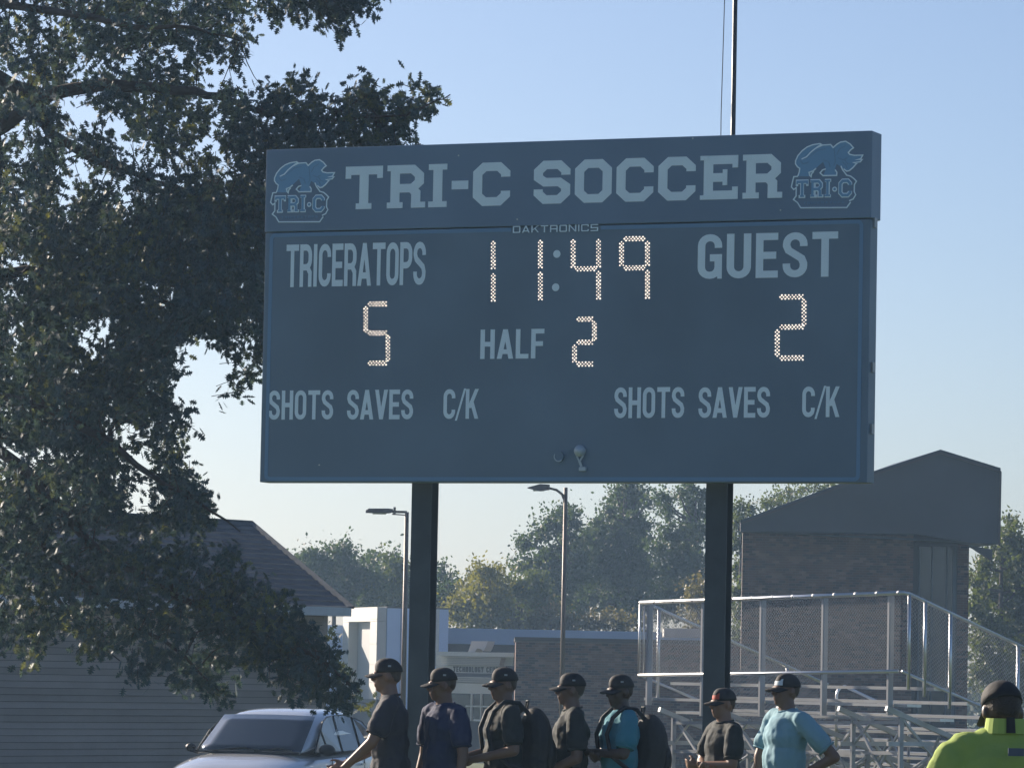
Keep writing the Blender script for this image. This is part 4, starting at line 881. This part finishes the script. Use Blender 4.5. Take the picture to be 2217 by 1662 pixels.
def people():
    Y=31.8
    # arms = ((left elbow, left wrist),(right elbow, right wrist)); x forward, y left, z up, for a 1.75 m figure
    down=((.02,.23,1.13),(.07,.24,.88)); downr=((.02,-.23,1.13),(.07,-.24,.88))
    person('man in black cap and dark tee reaching both arms down, left of the left post',851,Y,176,1.83,'light',(.030,.030,.042),(((.10,.25,1.16),(.30,.21,.98)),((.06,-.24,1.14),(.33,-.17,1.0))),cap=((.016,.016,.020),None,'same'),lean=.05,nod=.06)
    person('man in navy tee and cap standing just right of the left post, arm hanging',962,Y,216,1.77,'tan',(.012,.022,.075),(((.00,.25,1.12),(.05,.27,.86)),((-.02,-.25,1.12),(.05,-.27,.86))),head_turn=-34,cap=((.018,.018,.022),None,'same'),nod=.12,bulk=.98)
    _,W,s=person('man in black graphic tee holding his hands in front, backpack on',1093,Y,192,1.78,'tan',(.012,.018,.020),(((-.02,.26,1.15),(.24,.10,1.08)),((.0,-.25,1.15),(.24,-.10,1.10))),cap=((.014,.016,.020),None,'same'),nod=.08,bulk=1.08,hand_curl=(.9,.9),head_turn=8)
    backpack(W,s,'black backpack on the man in the black graphic tee')
    q=bpy.data.objects[_.name]
    # faint teal print on his chest
    c=W(.122,.0,1.26); O=W(0,0,0); X=(W(1,0,0)-O).normalized(); Yv=(W(0,1,0)-O).normalized()
    MB().box(c,(.006,.13,.10),X,Yv,(0,0,1)).build('shirt_print',mat('print_teal',(.02,.09,.09),.7),_)
    person('man in black tee and sunglasses with hands clasped before his waist, fourth cap from left',1238,Y+.2,186,1.75,'tan',(.014,.016,.020),(((-.02,.25,1.12),(.22,.10,1.00)),((.02,-.24,1.13),(.26,-.05,1.0))),cap=((.012,.013,.017),None,'same'),nod=.03,hand_curl=(.8,.9),glasses=True,head_turn=-7)
    _,W,s=person('man in teal tee with arms folded and a backpack, dark cap',1346,Y+.1,196,1.745,'dark',(.03,.20,.27),(((.05,.24,1.16),(.22,-.04,1.17)),((.05,-.24,1.15),(.21,.05,1.13))),cap=((.016,.018,.024),None,'same'),nod=.1,bulk=1.04,hand_curl=(.5,.5),head_turn=10)
    backpack(W,s,'black backpack on the man in the teal tee')
    person('person in black tee and red-fronted cap with folded arms, before the right post',1568,Y+.6,203,1.66,'light',(.013,.016,.020),(((.04,.25,1.14),(.22,.02,1.14)),((.07,-.23,1.16),(.20,.06,1.12))),cap=((.02,.02,.024),(.45,.05,.02),'dark'),nod=.05,hand_curl=(.6,.6))
    person('man in pale blue tee with hand on hip, white-fronted cap, before the bleachers',1703,Y,205,1.775,'tan',(.20,.36,.43),(((-.20,.36,1.15),(-.03,.19,1.02)),((.08,-.24,1.14),(.10,-.24,.90))),cap=((.02,.022,.028),(.55,.62,.66),'dark'),bulk=1.12,nod=.0,hand_curl=(.9,.4))
    # nearest figure: back view, yellow-green shirt
    def collar(T,W,s):
        cm=mat('hivis_collar',(.33,.44,.10),.85); bk=mat('collar_black',(.012,.013,.015),.8)
        def ring(a0,a1,m_,r,z0,z1,name):
            b=MB(); n=14
            for i in range(n+1):
                a=math.radians(a0+(a1-a0)*i/n)
                for rr,zz in ((r,z0),(r*.90,z1),(r*.90-.012,z1),(r-.012,z0)): b.v.append(tuple(W(-.02+rr*1.0*math.cos(a),rr*.98*math.sin(a),zz)))
            for i in range(n):
                for j in range(4): b.f.append((4*i+j,4*i+(j+1)%4,4*i+4+(j+1)%4,4*i+4+j))
            b.build(name,m_,T,smooth=False)
        ring(60,300,cm,.088,1.455,1.515,'collar'); ring(168,192,bk,.093,1.458,1.520,'collar_notch')
        c=W(-.190,-.002,1.385); O=W(0,0,0); X=(W(1,0,0)-O).normalized(); Yv=(W(0,1,0)-O).normalized()
        MB().box(c,(.008,.065,.032),X,Yv,(0,0,1)).build('shirt_label',mat('label_blue_grey',(.05,.07,.12),.4),T)
    person('nearest person, seen from behind in bright yellow-green polo shirt and dark cap',2176,18.2,97,1.82,'dark',(.31,.41,.09),(((-.02,.30,1.14),(.05,.33,.90)),((-.02,-.30,1.14),(.05,-.33,.90))),hair=True,hairbig=0,cap=((.012,.014,.018),None,'same'),bulk=1.15,shz=-.022,collar=collar,head_turn=6,group=None,nod=.42,hdrop=.085)
people()
# ------------------------------------------------------------------ trees
LEAF=mat('oak_leaf',(.036,.062,.076),.6,spec=.25)
def _leafmat(M):
    n=M.node_tree; b=n.nodes['Principled BSDF']; tc=n.nodes.new('ShaderNodeTexCoord'); nz=n.nodes.new('ShaderNodeTexNoise'); nz.inputs['Scale'].default_value=1.1; nz.inputs['Detail'].default_value=3
    g=n.nodes.new('ShaderNodeNewGeometry'); n.links.new(tc.outputs['Object'],nz.inputs['Vector'])
    ad=n.nodes.new('ShaderNodeMath'); ad.operation='MULTIPLY_ADD'; ad.inputs[1].default_value=.22; n.links.new(g.outputs['Random Per Island'],ad.inputs[0]); n.links.new(nz.outputs['Fac'],ad.inputs[2])
    def ramp(a,c):
        r=n.nodes.new('ShaderNodeValToRGB'); r.color_ramp.elements[0].position=.66; r.color_ramp.elements[1].position=.9; r.color_ramp.elements[0].color=(*a,1); r.color_ramp.elements[1].color=(*c,1); n.links.new(ad.outputs[0],r.inputs[0]); return r
    r1=ramp((.044,.082,.102),(.11,.135,.065)); r2=ramp((.07,.11,.07),(.34,.34,.07)); n.links.new(r1.outputs[0],b.inputs['Base Color'])
    t=n.nodes.new('ShaderNodeBsdfTranslucent'); n.links.new(r2.outputs[0],t.inputs[0]); mx=n.nodes.new('ShaderNodeMixShader'); mx.inputs[0].default_value=.25
    n.links.new(b.outputs[0],mx.inputs[1]); n.links.new(t.outputs[0],mx.inputs[2]); n.links.new(mx.outputs[0],n.nodes['Material Output'].inputs[0])
_leafmat(LEAF)
BARK=mat('bark_grey_brown',(.055,.042,.036),.9,noise=.35,bump=.8,nscale=6)
def quats(n,dirs,spread=1.):
    """random frames whose first axis lies near dirs (n,3)"""
    a=dirs+RNG.normal(0,.55*spread,(n,3)); a/=np.linalg.norm(a,axis=1)[:,None]
    r=RNG.normal(0,1,(n,3)); c=np.cross(a,r); c/=np.linalg.norm(c,axis=1)[:,None]; d=np.cross(a,c)
    return np.stack([a,c,d],axis=2)      # columns: leaf length, width, normal
def oak_leaf():
    tips=[(0,.0),(2,.0)]
    P=[(-.02,0)]
    # outline of a pin oak leaf: narrow waist, bristled pointed lobes (length 1, width .8)
    up=[(.10,.03),(.20,.22),(.27,.06),(.40,.40),(.47,.08),(.64,.38),(.70,.09),(.84,.20),(.85,.05),(1.0,.0)]
    out=[(-.12,0.006)]+up+[(x,-y) for x,y in up[-2::-1]]+[(-.12,-.006)]
    V=[(x,y,-.10*abs(y)-.12*(x-.4)**2) for x,y in out]; V.append((.45,0,.0)); c=len(V)-1
    F=[(i,i+1,c) for i in range(len(out)-1)]
    return np.array(V),np.array(F)
def scatter(V0,F0,pos,frames,size):
    n=len(pos); V=np.einsum('nij,vj->nvi',frames,V0)*size[:,None,None]+pos[:,None,:]
    F=F0[None,:,:]+(np.arange(n)*len(V0))[:,None,None]
    return V.reshape(-1,3),F.reshape(-1,3)
def inpoly(x,y,P):
    P=np.array(P,float); k=np.zeros(len(x),bool); j=len(P)-1
    for i in range(len(P)):
        xi,yi=P[i]; xj,yj=P[j]
        c=((yi>y)!=(yj>y)) & (x<(xj-xi)*(y-yi)/(yj-yi+1e-9)+xi); k^=c; j=i
    return k
def oak():
    Y=47.; pt=at(-55,1400,Y); g=gz(Y)
    T=thing('oak_tree','large dark oak filling the left side, drooping lower branches, behind the scoreboard end','tree',(pt.x,Y,g))
    tx=pt.x
    def Q(px,py,dy=0.): return at(px,py,Y+dy)
    trunk=[Vector((tx-.25,Y,g)),Vector((tx-.2,Y,1.5)),at(-50,1100,Y),at(-40,700,Y),at(-35,300,Y),at(-60,-100,Y),at(-110,-500,Y)]
    MB().tube(trunk,[.36,.28,.25,.22,.19,.14,.06],14).build('trunk',BARK,T,smooth=True)
    limbs=[([(-40,300,0),(110,205,-.4),(236,182,-.6),(330,190,-.8),(400,196,-1),(470,208,-1.2),(560,240,-1.4),(700,262,-1.6),(880,250,-1.9)],.085),
      ([(-35,150,0),(60,200,.3),(110,290,.6),(210,348,.9),(290,375,1.1),(420,420,1.3),(520,440,1.4)],.085),
      ([(-45,600,0),(60,585,.4),(200,600,.8),(330,640,1.2),(450,700,1.5),(520,770,1.6)],.07),
      ([(-40,-60,0),(100,-120,.2),(300,-150,.0),(520,-130,-.4),(700,-60,-.7)],.07),
      ([(-40,0,0),(150,30,-1),(300,60,-1.6),(420,60,-2),(520,90,-2.2)],.05),
      ([(-45,850,0),(100,880,-.6),(230,950,-1),(330,1030,-1.3),(420,1080,-1.5),(520,1150,-1.6)],.065),
      ([(-48,950,0),(60,1020,-.8),(200,1180,-1.3),(380,1290,-1.6),(560,1360,-1.8),(700,1430,-2),(780,1500,-2.1)],.07),
      ([(-50,1080,0),(60,1200,.5),(150,1330,.6),(260,1430,.6)],.05),([(-50,1100,0),(90,1180,-.5),(260,1330,-1),(400,1420,-1.2),(480,1500,-1.3)],.05),
      ([(470,208,-1.2),(500,240,-1.2),(520,290,-1.2),(560,330,-1.3),(600,420,-.9)],.028),([(700,262,-1.6),(790,210,-1.8),(820,170,-1.9)],.02),([(880,250,-1.9),(930,225,-2.),(975,205,-2.)],.016),
      ([(-40,450,0),(-200,380,.5),(-420,350,1)],.08),([(-45,800,0),(-250,850,.5),(-500,950,1)],.08),([(-40,-100,0),(-250,-250,.5),(-450,-300,1)],.08)]
    nodes=[]
    for pts,r in limbs:
        P=[Q(*p) for p in pts]; n=len(P)
        # subdivide with a little wander
        D=[P[0]]
        for i in range(n-1):
            for k in (1,2,3): D.append(P[i].lerp(P[i+1],k/3)+Vector((random.uniform(-1,1),random.uniform(-1,1),random.uniform(-1,1)))*.02*(k<3))
        MB().tube(D,[max(.006,r*(1-.88*i/(len(D)-1))) for i in range(len(D))],8).build('branch',BARK,T,smooth=True)
        nodes+=D
    ND=np.array([tuple(p) for p in nodes])
    main=[(-60,-60),(545,-60),(528,20),(535,70),(528,128),(500,135),(455,112),(440,140),(400,152),(412,195),(398,225),(425,242),(452,250),(458,280),(435,300),(410,298),(412,335),(450,345),(465,370),(498,385),(540,420),(585,480),(600,600),(610,770),(560,792),(530,835),(505,870),(470,845),(440,795),(400,770),(362,800),(348,830),(372,880),(410,920),(395,955),(365,970),(400,1020),(440,1050),(455,1090),(450,1125),(420,1150),(-60,1150)]
    armr=[(512,160),(540,185),(575,195),(610,175),(655,182),(690,200),(745,182),(768,212),(795,165),(812,165),(812,212),(868,222),(900,198),(922,188),(950,192),(955,225),(905,255),(882,288),(885,325),(700,345),(620,360),(600,520),(560,560),(510,400),(486,335),(492,290),(478,250),(470,215),(500,205)]
    top=[(548,-60),(800,-60),(800,0),(788,22),(765,18),(742,40),(728,68),(705,60),(700,30),(670,25),(650,18),(640,8),(605,-10),(592,22),(578,8),(555,-5)]
    low=[(60,1150),(500,1190),(590,1270),(680,1370),(725,1430),(745,1480),(795,1512),(790,1535),(745,1530),(690,1520),(640,1495),(630,1450),(560,1432),(500,1435),(490,1500),(500,1530),(470,1525),(430,1470),(395,1500),(330,1410),(330,1478),(290,1460),(240,1410),(190,1425),(160,1360),(110,1370),(118,1445),(90,1450),(50,1390),(0,1395),(-60,1400),(-60,1150)]
    off=[(-520,-500),(560,-480),(760,-60),(-60,-60),(-60,1300),(-420,1200),(-560,300)]
    holes=[(25,32,26),(60,12,20),(103,45,20),(10,155,24),(40,270,26),(135,205,24),(165,235,32),(200,255,30),(255,285,30),(285,325,34),(335,325,22),(172,362,26),(260,400,24),(275,435,26),(118,298,20),(40,340,26),(45,425,26),(150,420,22),(140,465,20),(280,125,22),(375,110,24),(205,150,22),(185,225,26),(350,375,22),(355,40,16),(18,570,24),(55,585,26),(10,640,20),(310,625,26),(360,645,22),(195,715,30),(235,722,22),(145,695,16),(198,770,24),(30,735,22),(305,812,20),(500,640,14),(15,800,18),(430,770,42),(470,790,34),(395,760,26),(480,815,30),(130,875,22),(15,890,22),(240,925,28),(272,945,30),(295,985,30),(325,1015,26),(318,920,22),(350,945,20),(8,985,34),(100,975,24),(165,975,22),(60,1010,18),(260,1030,24),(300,1088,40),(345,1070,22),(160,1065,14),(545,200,16),(558,215,16),(640,215,14),(720,225,14),(790,235,12),(850,262,14),(560,260,14),(680,268,10),(500,610,16),(540,740,20),(520,700,18),(445,300,10)]
    H=np.array(holes,float)
    def clusters(poly,step,jit=.5,keep=1.):
        P=np.array(poly); x0,y0=P.min(0); x1,y1=P.max(0)
        gx,gy=np.meshgrid(np.arange(x0,x1,step),np.arange(y0,y1,step)); x=gx.ravel()+RNG.uniform(-step*jit,step*jit,gx.size); y=gy.ravel()+RNG.uniform(-step*jit,step*jit,gx.size)
        k=inpoly(x,y,poly)&(RNG.random(len(x))<keep); return x[k],y[k]
    cl=[]
    for poly,step,dy0,dy1,keep,holy in ((main,27,-2.2,3.0,1,1),(main,33,-1.0,2.5,.9,1),([(-60,430),(620,400),(605,760),(520,780),(470,760),(350,830),(370,920),(360,970),(420,1060),(440,1140),(-60,1150)],34,-2.5,3.,1,0),([(-60,470),(560,400),(600,700),(560,740),(400,700),(340,830),(390,940),(420,1060),(455,1120),(-60,1150)],24,-2.5,2.5,.9,1),(armr,24,-2.2,-.4,1,1),(armr,33,-2.0,-.8,1,1),(top,17,-1.2,.2,1,0),(low,28,-2.4,.6,.75,0),(low,34,-2.2,0.2,.6,0),(off,75,-3,3.5,.9,0),([(440,1190),(700,1400),(790,1520),(640,1490),(560,1430),(470,1380)],24,-2.3,-1.2,1,0)):
        x,y=clusters(poly,step,keep=keep); dyv=RNG.uniform(dy0,dy1,len(x))
        if holy:
            k=np.ones(len(x),bool)
            for hx,hy,hr in H: k&=((x-hx)**2+(y-hy)**2)>(hr*1.12)**2
            x,y,dyv=x[k],y[k],dyv[k]
        elif poly is not off and dy1==3.:
            k=np.ones(len(x),bool)
            for hx,hy,hr in H: k&=((x-hx)**2+(y-hy)**2)>(hr*1.0)**2
            x,y,dyv=x[k],y[k],dyv[k]
        cl+= [(a,b_,c,poly is top or (poly is armr and a>840), poly is off) for a,b_,c in zip(x,y,dyv)]
    pos=[];dirs=[];single=[]; tw=MB()
    for cx,cy,dy,sg,of in cl:
        c=Q(cx,cy,dy); cn=np.array(tuple(c))
        # direction away from the nearest limb, drooping a little
        j=np.argmin(((ND-cn)**2).sum(1)); v=Vector(cn-ND[j]); ln=v.length
        d=(v.normalized() if ln>.05 else Vector((1,0,0)))+Vector((.4,random.uniform(-.4,.4),random.uniform(-.5,.25))); d.normalize()
        L=.36; a=c-d*L*.5; n=19 if not of else 14
        if random.random()<.4 and ln<.7 and not of: 
            mid=Vector(ND[j]).lerp(a,.5)+Vector((0,0,random.uniform(-.08,.12))); tw.tube([Vector(ND[j]),mid,a,c+d*L*.5],[.010,.007,.005,.002],4,cap=False)
        elif not of: tw.tube([a-d*.1,c+d*L*.5],[.005,.002],4,cap=False)
        for i in range(n):
            t=random.random(); p=a+d*(L*t)+Vector(RNG.normal(0,.055 if not of else .12,3)); q=(d*.7+Vector(RNG.normal(0,.6,3))+Vector((0,0,-.35))).normalized()
            pos.append(p); dirs.append(tuple(q)); single.append(sg)
    pos=np.array([tuple(p) for p in pos]); dirs=np.array(dirs); single=np.array(single)
    fr=quats(len(pos),dirs,.6); size=RNG.uniform(.085,.135,len(pos)); V0,F0=oak_leaf()
    # leaves whose plane we see edge-on are as common as face-on ones; the 300 on the outer sprays are single objects
    idx=np.where(single)[0]; RNG.shuffle(idx); idx=set(idx[:300].tolist()); rest=np.array([i for i in range(len(pos)) if i not in idx])
    V,F=scatter(V0,F0,pos[rest]-np.array(tuple(ORG[T.name])),fr[rest],size[rest])
    link('leaves',arr_mesh('leaves',V,F),LEAF,T,kind='stuff')
    me=arr_mesh('leaf',V0,F0); me.materials.append(LEAF)
    for i in sorted(idx):
        o=bpy.data.objects.new('leaf',me); C.objects.link(o); o.parent=T
        M=Matrix(fr[i].tolist()).to_4x4(); M=Matrix.Translation(Vector(pos[i])-ORG[T.name])@M@Matrix.Scale(float(size[i]),4); o.matrix_local=M
    tw.build('twigs',BARK,T,kind='stuff')
oak()
def leafcard():
    V=np.array([(-.5,-.12,0),(0,-.34,.05),(.5,0,0),(0,.34,.05),(-.5,.12,0)],float); return V,np.array([(0,1,2),(0,2,3),(0,3,4)])
LC=leafcard()
def fartree(name,label,Y,tpx,lobes,col,leaf=.16,dens=1.,twig=0.,group='trees beyond the buildings',cat='tree',basepx=1470):
    b0=at(tpx,basepx,Y); g=gz(Y); T=thing(name,label,cat,(b0.x,Y,g),group)
    m_=mat('foliage_'+'_'.join('%03d'%int(c*1000) for c in col),col,.6,trans=(.30,(col[0]*3.2,col[1]*2.8,col[2]*1.2),(min(1,col[0]*2.4),col[1]*1.6,col[2]*1.1)))
    s=1/ppm(Y); pos=[];dirs=[]; topz=max(at(x,y,Y).z for x,y,r in lobes)
    tb=MB(); tb.tube([(b0.x,Y,g),(b0.x+.1,Y,g+2),(b0.x,Y,(topz+g)/2),(b0.x,Y,topz-.5)],[.22,.17,.12,.04],8); tb.build('trunk',BARK,T,smooth=True)
    lb=MB()
    for (x,y,r) in lobes:
        dy=random.uniform(-1.5,1.5); c=at(x,y,Y+dy); R=r*s
        root=Vector((b0.x,Y,max(g+1.5,min(c.z-.9*R,topz-1.5)))); lb.tube([root,root.lerp(c,.55)+Vector((0,0,-.15)),c],[.07,.045,.015],5,cap=False)
        nc=max(8,int(11*(R/.35)**2*dens))
        for i in range(nc):
            v=Vector(RNG.normal(0,1,3)).normalized(); q=c+Vector((v.x*1.0,v.y*1.15,v.z*.92))*R*random.uniform(.35,1.08)
            if twig and v.z>.1 and random.random()<twig: lb.tube([c,q+v*R*.25],[.02,.006],4,cap=False)
            elif random.random()<.15: lb.tube([c.lerp(q,.4),q],[.02,.008],4,cap=False)
            k=int(random.uniform(22,36)); sp=random.uniform(.13,.24)
            dd=(v+Vector(RNG.normal(0,.5,3))).normalized()
            for _ in range(k):
                t=random.gauss(0,1); pos.append(tuple(q+dd*t*sp*1.5+Vector(RNG.normal(0,sp*.62,3)))); dirs.append(tuple(v+Vector((0,0,.2))))
    lb.build('limbs',BARK,T,kind='stuff')
    pos=np.array(pos); dirs=np.array(dirs); fr=quats(len(pos),dirs,1.6); size=RNG.uniform(.6,1.25,len(pos))*leaf
    V,F=scatter(*LC,pos-np.array(tuple(ORG[T.name])),fr,size); link('crown',arr_mesh('crown',V,F),m_,T,kind='stuff')
GD=(.028,.050,.021); GM=(.046,.068,.020); GY=(.095,.105,.028); GB=(.065,.064,.034)
fartree('tree','dark tree with two bumpy tops rising behind the hip roof end',188,720,[(670,1205,22),(700,1225,38),(735,1200,34),(752,1235,38),(690,1270,36),(735,1280,42),(772,1262,34),(665,1235,20)],GD)
fartree('tree','small bushy tree just left of the left post, thinner top',192,800,[(800,1215,22),(795,1245,28),(825,1255,30),(810,1290,34),(775,1300,30),(850,1215,24),(856,1245,28)],GD,dens=.9)
fartree('tree','yellow green tree partly hidden by the left post',186,850,[(858,1225,26),(845,1270,38),(880,1262,36),(860,1300,36),(815,1305,24)],GM)
fartree('tree','thin airy tree just right of the left post',190,958,[(957,1240,24),(968,1262,24),(985,1285,20),(955,1290,30),(975,1320,30)],GD,dens=.7,twig=.2)
fartree('shrub_tree','rounded olive green tree low between the left post and the first lamp',180,1045,[(1030,1275,34),(1058,1262,36),(1020,1310,38),(1065,1300,40),(990,1325,32),(1040,1338,36),(1080,1330,34),(1048,1238,14),(1066,1240,12)],GY,dens=1.1)
fartree('tree','mid green tree between the olive tree and the lamp',184,1120,[(1120,1275,30),(1150,1262,34),(1140,1310,38),(1175,1300,38),(1110,1332,34),(1160,1345,34)],GM)
fartree('tree','tall dark tree behind the curved lamp with ragged left side',196,1215,[(1215,1118,26),(1235,1128,26),(1195,1140,24),(1170,1158,22),(1140,1178,16),(1130,1172,12),(1225,1165,28),(1180,1205,26),(1150,1222,22),(1130,1228,12),(1215,1215,36),(1185,1248,36),(1235,1255,40),(1200,1295,38),(1255,1200,26)],GD)
fartree('tree','broad dark tree under the board centre with a tall narrow top',200,1345,[(1360,1055,24),(1335,1068,18),(1382,1072,22),(1350,1095,28),(1405,1090,14),(1320,1108,20),(1362,1125,32),(1300,1128,16),(1340,1150,34),(1290,1165,28),(1385,1150,30),(1315,1190,42),(1265,1165,24),(1370,1195,46),(1275,1220,42),(1325,1245,52),(1385,1250,48),(1270,1275,44),(1330,1300,48),(1390,1310,46),(1250,1315,34)],GD)
fartree('tree','open crowned tree left of the right post, sky showing through its top',193,1500,[(1435,1075,14),(1442,1092,14),(1470,1068,18),(1500,1058,24),(1520,1075,22),(1452,1115,14),(1490,1100,18),(1518,1110,26),(1500,1135,22),(1440,1150,18),(1470,1150,22),(1520,1150,30),(1495,1180,36),(1440,1190,38),(1470,1225,46),(1510,1235,40),(1450,1270,46),(1505,1290,42),(1450,1320,36)],GD,dens=.75,twig=.1)
fartree('shrub_tree','brownish shrub beside the fence left of the right post',170,1520,[(1505,1300,24),(1520,1270,22),(1525,1320,28),(1508,1345,30)],GB,dens=.8)
fartree('shrub_tree','low brown and green undergrowth at the foot of the lamp',178,1190,[(1150,1350,22),(1180,1345,22),(1210,1350,20),(1120,1355,20),(1195,1325,18),(1235,1345,22),(1270,1350,24),(1300,1350,24),(1340,1352,24),(1375,1350,22)],GB,dens=.8)
fartree('tree','narrow leafy strip of a tree right of the right post, brick wall beside it',185,1600,[(1602,1100,18),(1620,1108,14),(1598,1135,22),(1600,1180,24),(1600,1230,24),(1598,1280,24),(1600,1330,24),(1598,1370,22)],GM,dens=.9)
fartree('tree','bare tipped yellowing tree showing above the long gable slope',185,1700,[(1655,1095,13),(1670,1088,14),(1695,1075,18),(1715,1068,22),(1740,1062,18),(1765,1060,14),(1790,1062,12),(1690,1098,20),(1725,1088,20),(1815,1056,10)],GM,dens=.3,twig=.6,leaf=.12)
fartree('tree','leafy tree at the right edge below the gable eave',170,2165,[(2195,1165,30),(2160,1190,26),(2215,1200,36),(2130,1215,22),(2170,1235,38),(2120,1255,26),(2210,1265,46),(2150,1285,42),(2120,1320,36),(2190,1325,48),(2230,1345,46),(2150,1360,40),(2120,1395,30),(2200,1400,44),(2260,1240,50),(2280,1330,60),(2195,1140,14),(2140,1430,30),(2185,1445,34),(2235,1450,40),(2120,1460,26),(2170,1480,34),(2220,1490,40)],GM,dens=.9)
fartree('tree','dark tree standing behind the white entrance block',215,900,[(900,1290,30),(925,1300,30),(940,1330,28),(885,1315,26)],GD)
# far wood closing the horizon outside and between the things above
def wood():
    pos=[]; 
    for i in range(330):
        x=RNG.uniform(-75,95); y=285+RNG.uniform(0,25); 
        if -46<x-0<0 and False: continue
        R=RNG.uniform(1.6,2.6); c=np.array([x,y,gz(y)+RNG.uniform(.8,2.6)])
        v=RNG.normal(0,1,(80,3)); v/=np.linalg.norm(v,axis=1)[:,None]; pos.append(c+v*R*RNG.uniform(.6,1.05,(80,1)))
    pos=np.concatenate(pos); fr=quats(len(pos),RNG.normal(0,1,(len(pos),3)),1.); V,F=scatter(*LC,pos,fr,RNG.uniform(.35,.7,len(pos)))
    o=link('far_wood',arr_mesh('far_wood',V,F),mat('far_foliage',(.032,.048,.022),.7,trans=(.2,(.08,.11,.03))),None,kind='stuff')
    tag(o,'low dark wood closing off the horizon behind everything','trees')
wood()
HAZE_E=0
# ------------------------------------------------------------------ glare veil: thin blue volume added to imitate lens glare
def glare_veil():
    b=MB(); b.box8([(x,y,z) for z in (-1.7,14.5) for x,y in ((-400,-80),(400,-80),(400,440),(-400,440))])
    M=bpy.data.materials.new('glare_veil'); M.use_nodes=True; n=M.node_tree; n.nodes.remove(n.nodes['Principled BSDF'])
    v=n.nodes.new('ShaderNodeVolumePrincipled'); v.inputs['Color'].default_value=(.45,.68,1,1); v.inputs['Density'].default_value=VEIL_D; v.inputs['Anisotropy'].default_value=.45
    n.links.new(v.outputs[0], n.nodes['Material Output'].inputs['Volume'])
    tag(b.build('glare_veil',M),kind='stuff')
VEIL_D=.0005
glare_veil()
